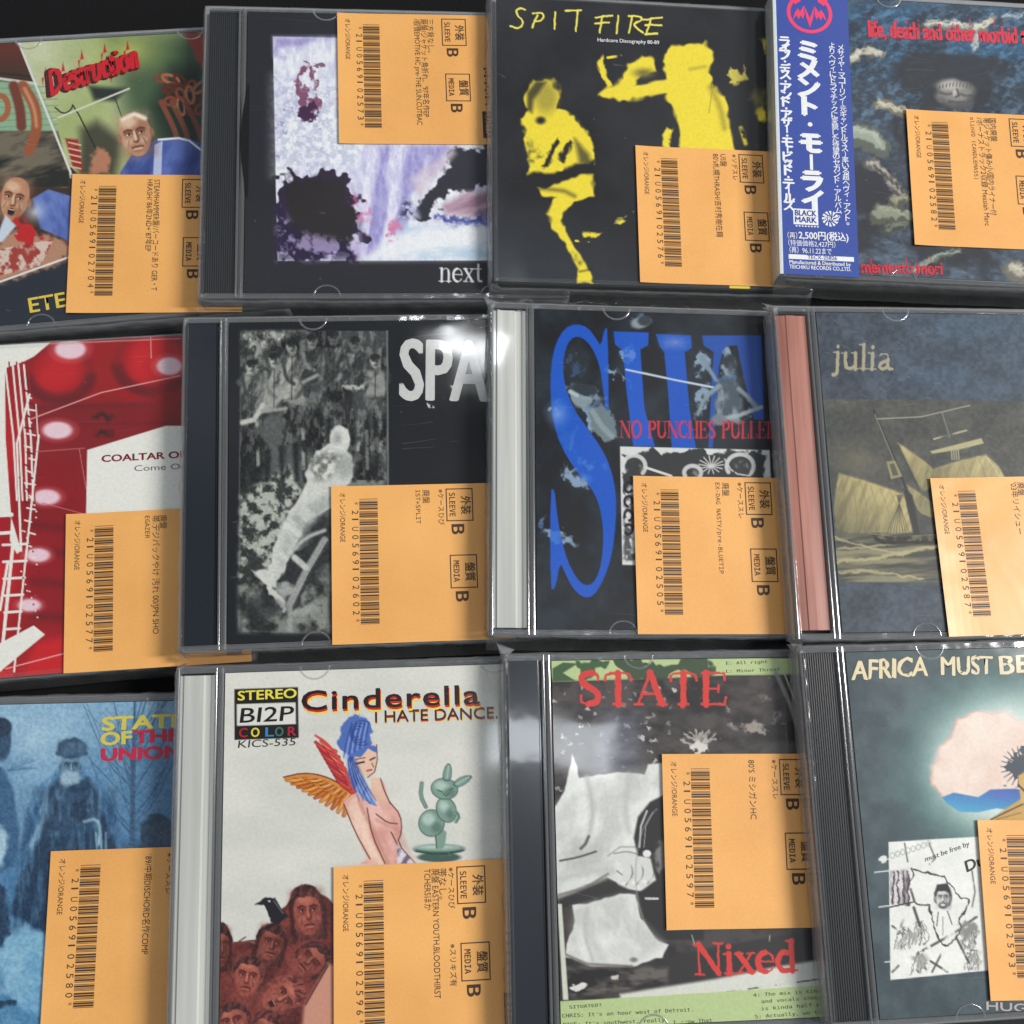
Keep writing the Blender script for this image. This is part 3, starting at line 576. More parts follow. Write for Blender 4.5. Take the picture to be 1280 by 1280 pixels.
def art_yellow(A, T):
    A.rgb[:] = (42, 42, 45); A.grain(ALL, (38, 38, 41), (50, 50, 53), 60, seed=1); A.grad(quad(590, 250, 800, 380), (690, 250), (44, 45, 48), (640, 360), (62, 70, 80), a=.6, soft=20)
    Y = (232, 212, 62); K = (44, 43, 42); A.Z(590, 0, .3203)
    t = (30, .18, .38, 3)
    # a hunched player, knees bent
    A.poly([(185, 470), (215, 435), (330, 420), (400, 450), (450, 510), (478, 600), (475, 640), (420, 640), (380, 700), (270, 690), (215, 690), (240, 620), (205, 540)], Y, soft=2, rough=(8, 20), tex=t)
    A.ell(275, 385, 68, 76, Y, soft=2, rough=(10, 22)); A.ell(290, 380, 44, 60, (150, 138, 62), soft=8, a=.75); A.poly([(215, 360), (250, 315), (290, 320), (240, 390), (235, 440), (215, 430)], K, soft=4, a=.8); A.ell(268, 470, 18, 14, K, soft=3)
    A.poly([(265, 650), (330, 540), (340, 560), (290, 650)], K, soft=2, rough=(6, 12)); A.poly([(330, 620), (390, 545), (400, 560), (350, 640)], K, soft=2, rough=(6, 12)); A.poly([(400, 540), (455, 600), (470, 640), (420, 640)], (98, 92, 52), soft=5)
    A.poly([(190, 690), (330, 670), (475, 625), (478, 670), (330, 710), (200, 740)], (40, 40, 42), soft=3, rough=(5, 18)); A.ell(335, 655, 22, 14, Y, rough=(5, 9))
    A.poly([(258, 740), (330, 715), (465, 680), (470, 765), (400, 780), (360, 830), (350, 870), (400, 950), (440, 1030), (468, 1060), (478, 1110), (415, 1112), (408, 1040), (370, 960), (320, 890), (298, 830), (320, 770), (270, 770)], Y, soft=2, rough=(7, 22), tex=(40, .12, .3, 5))
    A.line([(270, 735), (360, 745), (400, 765)], 12, K, soft=4, a=.6); A.line([(420, 1060), (470, 1050)], 7, K, soft=2, a=.6)
    A.poly([(425, 905), (510, 910), (480, 930), (430, 922)], Y, soft=2, rough=(4, 8)); A.ell(578, 862, 14, 12, Y, soft=2, rough=(4, 6)); A.line([(530, 890), (640, 820)], 4, (150, 150, 120), soft=1, tex=(6, .4, .6, 1)); A.line([(405, 940), (455, 942)], 8, Y, tex=(8, .3, .5, 1))
    # a standing player reaching out
    A.poly([(520, 345), (590, 300), (600, 240), (650, 210), (700, 240), (715, 275), (650, 300), (640, 330), (760, 300), (755, 240), (780, 190), (840, 160), (900, 165), (935, 210), (915, 300), (930, 340), (1000, 380), (1022, 590), (825, 590), (800, 480), (765, 390), (765, 375), (640, 385), (575, 396), (500, 372)], Y, soft=2.5, rough=(9, 24))
    A.poly([(490, 240), (515, 215), (520, 260), (545, 330), (525, 340), (500, 280)], Y, soft=2, rough=(5, 12)); A.line([(530, 225), (580, 218)], 10, Y, tex=(9, .3, .5, 4)); A.ell(670, 285, 34, 16, (120, 112, 58), soft=5)
    A.line([(930, 340), (970, 420), (985, 500)], 16, (150, 138, 56), soft=5, a=.8, smooth=1); A.line([(850, 270), (910, 260)], 10, (150, 138, 56), soft=3, a=.6); A.line([(940, 330), (925, 440)], 5, (170, 156, 60), a=.8)
    A.poly([(755, 500), (785, 495), (775, 540), (770, 590), (752, 590)], Y, soft=2, rough=(5, 10)); A.poly([(1005, 270), (1040, 290), (1070, 260), (1068, 310), (1030, 330), (1002, 325)], (200, 186, 84), soft=2, rough=(8, 9)); A.line([(1050, 500), (1068, 560)], 16, Y, tex=(9, .3, .5, 4), soft=2)
    A.ell(1132, 450, 24, 28, Y, soft=3, rough=(5, 8)); A.ell(1125, 380, 28, 36, (140, 130, 70), soft=6, a=.7, rough=(9, 10)); A.ell(1142, 175, 14, 28, Y, soft=3, rough=(5, 8)); A.poly(quad(1005, 1110, 1085, 1128), Y)
    Y2 = (238, 226, 96)
    for pts in ([(208, 38), (188, 30), (170, 40), (178, 62), (198, 80), (200, 98), (180, 110), (150, 102)], [(255, 60), (236, 106)], [(238, 52), (275, 50), (283, 68), (262, 84), (244, 82)], [(325, 48), (322, 112)], [(365, 42), (425, 40)], [(412, 40), (405, 120)],
                [(510, 62), (498, 128)], [(482, 68), (548, 60)], [(480, 92), (535, 88)], [(572, 62), (564, 130)], [(625, 66), (612, 128)], [(612, 64), (660, 62), (664, 80), (622, 94), (668, 128)], [(700, 72), (680, 132)], [(668, 78), (742, 68)], [(676, 98), (740, 98)], [(676, 134), (724, 130)]):
        A.line(pts, 7, Y2, soft=.6, smooth=2 if len(pts) > 3 else 0, rough=(1, 5))
    T('Hardcore Discography 80-89', (747, 52), (824, 55.5), 4.4, (216, 216, 216), bold=.02)

def art_dark_forms(A, T):
    A.rgb[:] = (60, 66, 76); A.grain(ALL, (46, 50, 58), (76, 86, 100), 44, seed=4, contrast=1.4); A.Z(950, 0, .3047)
    A.grain(quad(360, 20, 1200, 300), (44, 60, 80), (58, 124, 178), 30, 16, seed=6, contrast=2.2, a=.8, rot=-20, soft=26); A.grain(quad(360, 20, 1200, 520), (46, 58, 70), (104, 150, 184), 9, 5, seed=33, contrast=2.4, a=.45, bias=.58, rot=-25, soft=16)
    A.grain(quad(360, 860, 1200, 1160), (52, 60, 72), (104, 126, 146), 20, 9, seed=35, contrast=2.2, a=.55, rot=20, soft=16); A.grain(ALL, (40, 46, 54), (120, 132, 142), 5, 3, seed=31, contrast=2.4, a=.16, bias=.56)
    for P in ([(520, 290), (620, 220), (860, 210), (980, 280), (900, 440), (700, 470), (560, 400)], [(380, 640), (470, 660), (540, 740), (590, 800), (480, 880), (490, 1000), (380, 1040)], [(600, 960), (760, 980), (900, 1020), (1000, 1100), (700, 1120)], [(540, 480), (600, 470), (600, 620), (540, 600)]): A.poly(P, (52, 53, 58), soft=9, rough=(26, 30), a=.9)
    def limb(pts, w0, base, seed):
        """a pale rounded mass with a lit upper edge"""
        A.line(pts, w0, tuple(k * .62 for k in base), soft=2.4, rough=(7, 10), seed=seed, taper=.35, smooth=1); A.line([(x, y - w0 * .14) for x, y in pts], w0 * .55, base, soft=3, rough=(7, 8), seed=seed, taper=.35, smooth=1); A.line([(x - 2, y - w0 * .26) for x, y in pts], w0 * .18, tuple(min(255, k * 1.16) for k in base), soft=2, rough=(6, 7), seed=seed, taper=.4, smooth=1, a=.8)
    sk = (176, 170, 152)
    limb([(380, 240), (430, 215), (500, 225)], 52, (190, 186, 172), 1); A.ell(425, 232, 16, 9, (60, 60, 64), soft=2); A.ell(455, 250, 12, 8, (70, 66, 64), soft=2)
    limb([(690, 100), (770, 95), (860, 120)], 34, (196, 196, 184), 2); limb([(880, 120), (930, 95), (960, 80)], 44, (196, 194, 182), 3); limb([(890, 150), (880, 210)], 26, (186, 196, 190), 4); limb([(1000, 70), (1080, 66)], 22, (150, 168, 180), 12)
    limb([(490, 430), (545, 440), (600, 470)], 46, (184, 178, 158), 5); limb([(390, 560), (440, 560), (500, 610)], 110, (150, 160, 146), 6); limb([(450, 670), (500, 700), (540, 750), (590, 800)], 44, (160, 156, 146), 7)
    for k in range(7): A.line([(470 + 22 * k, 680 + 18 * k), (486 + 20 * k, 700 + 18 * k)], 9, (70, 64, 62), soft=2)
    limb([(560, 830), (600, 820)], 60, (140, 138, 120), 8); limb([(490, 880), (560, 880), (620, 900)], 80, (138, 142, 124), 9); limb([(520, 940), (600, 930)], 40, (110, 116, 104), 10); limb([(1040, 1110), (1090, 1130)], 80, (176, 172, 156), 11); limb([(640, 1110), (700, 1060), (820, 1030)], 26, (150, 160, 146), 13)
    # a pale face half sunk in the dark
    A.ell(806, 384, 80, 56, (84, 82, 82), soft=3, rough=(8, 22)); A.ell(798, 374, 70, 46, (132, 130, 126), soft=5, rough=(6, 16)); A.ell(780, 350, 44, 18, (184, 180, 172), soft=5)
    for pts in ([(742, 380), (766, 388), (792, 382)], [(824, 386), (846, 394), (866, 392)], [(776, 416), (806, 420), (836, 418)]): A.line(pts, 7, (66, 64, 66), soft=2.2, smooth=1, a=.8)
    A.line([(808, 366), (816, 392), (802, 398)], 6, (70, 68, 68), soft=1.4); A.ell(798, 380, 8, 12, (186, 182, 174), soft=2); [A.line([(735 + 14 * k, 362 - 9 * math.sin(k * .34)), (738 + 14 * k, 352 - 12 * math.sin(k * .34))], 4, (76, 74, 74), soft=1) for k in range(10)]
    Rd = (206, 60, 78)
    T('life, death and other morbid tales', (1086, 46), (1306, 56), 20, Rd, bold=.035, jitter=.12); T('memento mori', (1077, 341), (1178, 343), 15, (200, 54, 68), bold=.03, jitter=.1)
    for x in (452, 470, 560, 600, 650, 790, 860, 960): A.line([(x, 80), (x + 6, 170)], 6, Rd, a=.8, tex=(9, .35, .6, 2), taper=.7)
    for x in (420, 455, 520, 600, 640, 700): A.line([(x, 1060), (x + 4, 1130)], 7, (196, 52, 66), a=.8, tex=(9, .35, .6, 2))

def art_red(A, T):
    A.rgb[:] = (168, 30, 36); A.grain(ALL, (148, 24, 32), (190, 40, 44), 60, 90, seed=2, contrast=1.2); A.Z(0, 400, .3516)
    A.grad(quad(100, 290, 700, 700), (400, 300), (120, 28, 34), (400, 690), (140, 22, 34), a=.9, soft=14); A.poly(quad(90, 650, 260, 1120), (126, 22, 34), soft=22, a=.75)
    for cx, cy, r in [(210, 190, 112), (545, 150, 130)]:
        A.ring(cx, cy, r, r * .8, 44, (96, 30, 34), soft=5, a=.85, a0=10, a1=170); A.ring(cx, cy, r, r * .85, 26, (134, 26, 34), soft=6, a=.8, a0=180, a1=350); A.ell(cx, cy, r * .7, r * .6, (198, 38, 42), soft=12, a=.7)
    A.line([(130, 310), (640, 300)], 12, (104, 30, 36), soft=4, a=.8); A.line([(300, 370), (640, 366)], 8, (112, 30, 36), soft=4); [A.ell(366, y, 26, 12, (60, 26, 30), soft=4, rough=(7, 8)) for y in (340, 405)]; A.ell(600, 290, 60, 50, (140, 22, 32), soft=14)
    for k, y in enumerate((730, 820, 930, 1050)): A.line([(120, y), (240, y + 10)], 24, (92, 26, 34), soft=7, a=.55)
    A.poly([(130, 1150), (250, 1120), (250, 1300), (60, 1300)], (198, 36, 40), soft=8, a=.9)
    for x, y, rx, ry in [(250, 104, 54, 34), (602, 164, 44, 31), (204, 392, 52, 30), (165, 630, 48, 27), (135, 836, 42, 24), (105, 1014, 40, 22)]:
        A.glow(x, y, rx * 1.7, ry * 1.7, (226, 130, 130), .8, .8); A.ell(x, y, rx, ry, (226, 196, 206), soft=2.4)
    W = (226, 226, 218)
    A.poly([(-40, 88), (180, 80), (120, 130), (80, 150), (18, 172), (20, 420), (40, 700), (75, 820), (60, 832), (-40, 640)], W); A.poly([(310, 462), (590, 376), (700, 376), (700, 690), (306, 690)], W)
    A.poly([(-40, 690), (40, 700), (30, 860), (-40, 860)], (158, 30, 40)); A.line([(-40, 694), (40, 692)], 16, W); A.line([(-40, 760), (40, 756)], 12, W)
    for x0, x1, x2 in [(18, 48, 60), (45, 70, 80), (65, 90, 96), (85, 110, 118)]: A.line([(x0, 160), (x1, 420), (x2, 640)], 7, W); A.line([(x0 + 14, 150), (x1 + 10, 430), (x2 + 6, 650)], 5, (150, 26, 36))
    for k in range(26): A.line([(88 + (k % 3) * 8, 250 + k * 22), (104 + (k % 4) * 7, 256 + k * 22)], 6, W if k % 2 else (110, 24, 34))
    A.line([(105, 265), (60, 440), (75, 820)], 8, W); A.line([(138, 410), (90, 860), (50, 1250)], 7, W); A.line([(128, 300), (135, 420), (92, 860)], 4, W)
    for k in range(7): A.line([(10 + k * 1.5, 800 + k * 60), (100 - k * 6, 796 + k * 60)], 9, W)
    A.line([(50, 760), (0, 1250)], 12, W); A.line([(28, 860), (0, 1030)], 10, W)
    for k in range(40): A.ell(70 + (k * 29) % 70, 560 + (k * 71) % 520, 3.4, 3, W if k % 3 else (120, 24, 34), soft=.5)
    A.line([(110, 352), (360, 258), (640, 198)], 4, (224, 160, 156)); A.line([(130, 468), (300, 456)], 3, (190, 110, 110)); A.line([(282, 460), (306, 600)], 3, (190, 110, 110)); A.line([(150, 650), (300, 690)], 3, (190, 110, 120)); A.line([(20, 1240), (230, 1185)], 4, (230, 170, 166)); A.line([(536, 56), (538, 136)], 3, (230, 170, 166)); A.line([(180, 84), (640, 66)], 3, (220, 150, 140))
    A.poly([(-40, 1170), (120, 1086), (160, 1118), (0, 1250), (-40, 1260)], W); A.poly([(-40, 1260), (40, 1240), (60, 1300), (-40, 1300)], (196, 44, 48))
    T('COALTAR OF', (127.5, 577.5), (232, 572), 8.2, (126, 22, 38), bold=.035); T('Come On', (168, 589), (233, 586), 7, (118, 104, 110))

def art_statue(A, T):
    A.rgb[:] = (34, 36, 39); A.Z(210, 370, .3593)
    P = [(252, 122), (765, 122), (770, 1180), (243, 1168)]
    A.grain(P, (46, 48, 48), (120, 124, 120), 26, seed=3, contrast=1.4); A.grain([(252, 122), (765, 122), (765, 640), (600, 640), (250, 700)], (30, 32, 33), (84, 88, 88), 18, 60, seed=9, contrast=1.8)
    A.grain([(250, 690), (420, 590), (480, 700), (380, 900), (350, 1000), (245, 1000)], (50, 54, 52), (176, 180, 170), 9, seed=5, contrast=2.6, soft=5); A.grain([(245, 1000), (330, 960), (560, 1000), (560, 1175), (243, 1170)], (40, 42, 42), (130, 134, 128), 16, seed=6, contrast=2, soft=5)
    A.grain([(252, 122), (480, 122), (330, 190), (340, 240), (255, 300)], (60, 64, 62), (190, 192, 184), 12, seed=8, contrast=2.6, soft=4)
    for x in (300, 340, 390, 440, 470, 530, 560, 640, 690, 720): A.line([(x, 420), (x + 8, 640)], 16, (30, 31, 32), soft=3, a=.85)
    for k, x in enumerate((310, 468, 540, 660, 690, 740)): A.line([(x, 440), (x + 4, 600)], 12, (150, 154, 146), soft=1.4, tex=(10, .42, .6, k), a=.9)
    A.grain([(252, 122), (765, 122), (765, 640), (600, 640), (480, 500), (250, 560)], (22, 24, 24), (176, 178, 170), 5, 11, seed=53, contrast=3, a=.3, bias=.58)
    # rows of onlookers, plain
    for k, (x, y, h) in enumerate([(290, 250, 150), (368, 225, 180), (430, 180, 180), (500, 160, 140), (575, 150, 150), (720, 230, 120), (650, 170, 140)]):
        A.poly([(x - 34, y + 30), (x + 32, y + 30), (x + 42, y + h), (x - 42, y + h)], [(90, 94, 92), (110, 114, 110), (140, 142, 136), (70, 74, 74), (62, 66, 66), (80, 84, 84), (56, 58, 60)][k], soft=4, rough=(12, 14), seed=k)
        A.grain([(x - 34, y + 30), (x + 32, y + 30), (x + 40, y + h), (x - 40, y + h)], (40, 42, 42), (188, 190, 182), 9, 24, seed=k, contrast=2.4, rot=30, a=.55, soft=3)
        A.ell(x, y, 17, 24, [(170, 172, 164), (178, 180, 172), (150, 152, 146), (132, 134, 130), (90, 94, 92), (168, 170, 164), (104, 106, 104)][k], soft=2, rough=(3, 8)); A.ell(x, y - 17, 18, 13, (36, 37, 38), soft=1.4); A.ell(x + 7, y + 4, 7, 12, (80, 82, 80), soft=2.4); A.line([(x - 9, y - 3), (x - 3, y - 4)], 4, (40, 42, 42), soft=.7); A.line([(x + 4, y - 3), (x + 10, y - 3)], 4, (40, 42, 42), soft=.7); A.line([(x - 4, y + 11), (x + 5, y + 11)], 3, (50, 52, 52), soft=.7); A.line([(x - 30, y + 40), (x - 20, y + h * .6), (x + 8, y + h * .7)], 13, (120, 122, 118) if k % 2 else (66, 70, 70), soft=1.4, smooth=1); A.line([(x + 2, y + 30), (x, y + h)], 4, (40, 42, 42), soft=1, a=.7)
    A.line([(260, 440), (300, 430), (330, 380)], 18, (190, 192, 184), soft=2); A.line([(620, 320), (680, 318)], 14, (176, 178, 170), soft=2, rough=(4, 7)); A.line([(470, 300), (520, 275)], 12, (150, 152, 146), soft=2)
    A.ell(365, 470, 40, 56, (84, 88, 86), soft=3, rough=(5, 12)); A.line([(330, 400), (410, 392)], 12, (150, 152, 148), soft=2)
    # pale reclining plaster figure
    W = (206, 208, 202); D = (120, 126, 122)
    A.poly([(572, 470), (600, 440), (630, 455), (640, 500), (628, 540), (645, 590), (640, 640), (600, 690), (560, 740), (470, 800), (440, 900), (400, 970), (370, 1010), (330, 990), (290, 950), (345, 950), (380, 850), (400, 780), (470, 680), (490, 640), (480, 610), (510, 545), (570, 525)], W, soft=2, rough=(7, 24))
    A.ell(606, 500, 26, 42, (214, 216, 210), soft=2, rot=-8); A.ell(590, 495, 12, 16, D, soft=5, a=.7); A.ell(614, 590, 34, 40, (150, 155, 152), soft=8, a=.8); A.grain([(490, 560), (560, 540), (600, 560), (560, 640), (500, 640)], (110, 114, 110), (214, 216, 208), 9, seed=4, contrast=2, soft=6); A.grain([(400, 780), (560, 680), (600, 690), (440, 860), (380, 980)], (160, 166, 162), (216, 218, 212), 14, 50, seed=7, rot=-55, contrast=1.6, soft=6, a=.8)
    A.poly([(330, 960), (360, 1000), (420, 1080), (400, 1100), (350, 1030)], W, soft=2, rough=(5, 10)); A.poly([(440, 900), (540, 810), (560, 830), (560, 900), (430, 1100), (390, 1000)], (44, 46, 48), soft=3, rough=(8, 14))
    A.line([(440, 880), (480, 840), (545, 815)], 12, (176, 178, 174), soft=2, smooth=1); A.line([(545, 850), (480, 960), (420, 1080)], 26, (150, 153, 150), soft=2); A.line([(556, 856), (490, 970), (430, 1100)], 7, (60, 62, 64)); A.line([(440, 910), (480, 945)], 22, (190, 192, 188), soft=2)
    A.poly([(430, 1100), (520, 1060), (520, 1090), (430, 1130)], (150, 154, 150), soft=3, rough=(5, 12)); A.ell(410, 1020, 30, 20, (160, 164, 160), soft=3, rough=(6, 9)); A.line([(425, 1090), (425, 1160)], 16, (150, 152, 148), soft=2); A.ell(330, 1080, 70, 50, (46, 48, 50), soft=8, rough=(12, 20), a=.8)
    A.grain(P, (24, 26, 26), (216, 218, 212), 2.6, seed=51, contrast=1.5, a=.07, bias=.52)
    A.line([(762, 122), (766, 660)], 6, (110, 114, 114), a=.8)
    A.Z(0, 0, 1); T('SPA', (501, 499), (609, 501), 74, (194, 196, 194), bold=.022)
    A.Z(210, 370, .3593); [A.ell(x, y, 7, 5, (210, 212, 210), rough=(4, 4), seed=x) for x, y in ((990, 318), (1003, 326), (905, 378), (920, 384))]

def art_blue_letters(A, T):
    A.rgb[:] = (32, 36, 42); A.grain(ALL, (25, 28, 33), (40, 47, 55), 30, seed=3, contrast=1.3); A.Z(600, 370, .3515)
    fig = (92, 112, 122)
    def figures(c, a, bright):
        for k, (x, y, rx, ry, r) in enumerate([(575, 90, 40, 22, -10), (375, 360, 70, 36, 30), (430, 440, 50, 60, -30), (340, 240, 40, 50, 0), (280, 400, 26, 34, 0), (340, 650, 60, 24, 40), (230, 810, 16, 36, 10), (290, 860, 60, 16, 15), (500, 290, 60, 12, 40), (690, 170, 50, 24, 10), (800, 230, 26, 60, 30), (885, 240, 28, 50, 0), (890, 330, 40, 60, 0), (790, 370, 24, 60, 20), (900, 430, 70, 16, -10), (980, 390, 30, 16, 40), (530, 210, 26, 30, 20), (400, 600, 60, 16, 16), (320, 520, 20, 60, -20)]):
            A.ell(x, y, rx, ry, bright if k % 3 else c, rot=r, rough=(9, 9), seed=k, soft=1.6, a=a, tex=(9, .36, .6, k))
        A.line([(520, 260), (700, 300), (830, 325)], 7, bright, soft=1, a=a); A.line([(330, 480), (320, 550), (345, 460)], 5, bright, soft=1.4, a=a * .7)
    figures(fig, .9, (140, 158, 162))
    A.ell(345, 260, 50, 70, (40, 46, 50), soft=6, a=.8); A.ell(420, 390, 40, 26, (46, 54, 60), soft=6)
    B = (24, 84, 186)
    S = [(455, 112), (458, 455), (446, 400), (438, 330), (428, 260), (410, 205), (385, 165), (352, 142), (322, 152), (303, 190), (294, 250), (302, 320), (332, 400), (382, 470), (432, 540), (465, 610), (484, 700), (484, 800), (470, 920), (440, 1010), (402, 1070), (365, 1072), (330, 1040), (302, 985), (285, 945), (268, 1040), (250, 1045), (250, 690), (265, 685), (272, 760), (286, 850), (310, 940), (342, 1002), (372, 1030), (402, 1024), (425, 980), (438, 900), (438, 820), (424, 740), (395, 680), (340, 620), (290, 540), (260, 450), (250, 350), (252, 250), (268, 170), (300, 115), (342, 98), (385, 112), (415, 155), (430, 178), (442, 118)]
    A.poly(S, B, soft=.8, smooth=1)
    I1 = [(475, 126), (600, 130), (598, 175), (570, 190), (585, 400), (622, 535), (545, 535), (520, 330), (508, 195), (480, 172)]
    I2 = [(625, 135), (750, 140), (752, 185), (728, 200), (745, 400), (768, 542), (682, 540), (668, 330), (655, 200), (640, 180)]
    I3 = [(790, 140), (1000, 140), (1002, 200), (1010, 440), (975, 440), (940, 300), (915, 176), (880, 176), (862, 200), (850, 250), (846, 300), (828, 540), (812, 540), (826, 260), (832, 200), (795, 176)]
    for q, c in ((I1, B), (I2, (26, 82, 180)), (I3, (38, 78, 160))): A.poly(q, c, soft=.8)
    figures((58, 104, 190), .34, (120, 156, 214)); A.glow(275, 420, 60, 70, (150, 170, 226), .7); A.glow(690, 165, 80, 40, (150, 150, 200), .6); A.glow(360, 650, 60, 30, (130, 160, 220), .6)
    A.line([(520, 262), (700, 300), (830, 325)], 6, (190, 200, 210), soft=.8); [A.ell(530, 205, 22, 22, (96, 130, 205), rough=(9, 7), a=.8)]
    # two plain players in pale blue-grey light
    sk = (126, 142, 150); dk = (46, 54, 62)
    A.poly([(848, 320), (880, 290), (915, 320), (935, 400), (930, 450), (850, 450), (838, 400)], (92, 106, 116), soft=2, rough=(5, 12)); A.grain(quad(840, 290, 935, 450), (58, 68, 78), (150, 164, 170), 8, 20, seed=3, contrast=2, a=.6, soft=5); A.ell(884, 250, 22, 34, sk, soft=2); A.ell(886, 232, 27, 24, dk, soft=2, rough=(5, 9)); A.ell(892, 258, 10, 18, (70, 82, 92), soft=3)
    A.line([(850, 320), (800, 360), (775, 420)], 18, sk, soft=2, taper=.3, smooth=1); A.line([(920, 330), (965, 370), (985, 400)], 16, sk, soft=2, smooth=1); A.line([(840, 440), (920, 425), (1000, 395)], 14, (150, 162, 166), soft=1.4); A.ell(850, 440, 28, 20, (110, 122, 130), soft=2); A.line([(790, 220), (815, 260), (840, 300)], 20, (120, 138, 150), soft=2, taper=.4)
    A.poly([(390, 400), (430, 380), (480, 440), (485, 500), (440, 515), (400, 470)], (104, 120, 126), soft=2, rough=(5, 12)); A.ell(360, 360, 40, 36, sk, soft=2, rot=30, rough=(3, 9)); A.ell(372, 330, 44, 26, dk, soft=2, rough=(6, 10), rot=20); A.line([(320, 340), (345, 352)], 14, (170, 184, 186), soft=2); A.line([(400, 410), (430, 460), (470, 500)], 20, (130, 146, 150), soft=2, smooth=1)
    A.ell(570, 95, 34, 20, (130, 142, 146), soft=2, rot=-10); A.ell(585, 88, 24, 18, (56, 62, 68), soft=2)
    A.strokes('NO PUNCHES PULLED', (775, 547), 21, (198, 48, 66), ang=.2, sx=.86, bold=.9, gap=.0)
    A.Z(600, 370, .3515)
    C = [(498, 535), (1030, 548), (1034, 650), (700, 960), (506, 956)]
    A.poly(C, (206, 208, 206)); A.poly([(512, 552), (1018, 562), (1020, 660), (700, 930), (524, 930)], (52, 54, 56), rough=(9, 12), soft=1.4); A.grain([(512, 700), (560, 640), (560, 940), (510, 940)], (80, 82, 84), (206, 206, 204), 8, seed=6, contrast=3, soft=3)
    for cx, cy, rx, ry in [(548, 605, 40, 38), (756, 628, 30, 24), (925, 605, 48, 42)]:
        A.ring(cx, cy, rx, ry, 15, (206, 206, 204), soft=1, a=.9, a0=150, a1=400); A.ell(cx, cy + 6, rx * .7, ry * .6, (120, 122, 122), soft=3, tex=(10, .4, .6, 3))
    for k in range(14): t = math.radians(k * 26); A.line([(822, 605), (822 + 44 * math.cos(t), 600 + 32 * math.sin(t))], 4, (196, 196, 194), soft=.7)
    A.line([(590, 610), (680, 640)], 9, (206, 206, 204), smooth=0); A.line([(870, 580), (900, 630), (960, 640)], 5, (190, 190, 190), smooth=1); [A.line([(900 + 14 * k, 585), (905 + 13 * k, 630)], 4, (60, 60, 62)) for k in range(5)]
    for k, y in enumerate((680, 730, 780, 830)): A.ring(528, y, 14, 18, 9, (32, 30, 44), soft=.8, a0=40 + k * 60, a1=320 + k * 60)

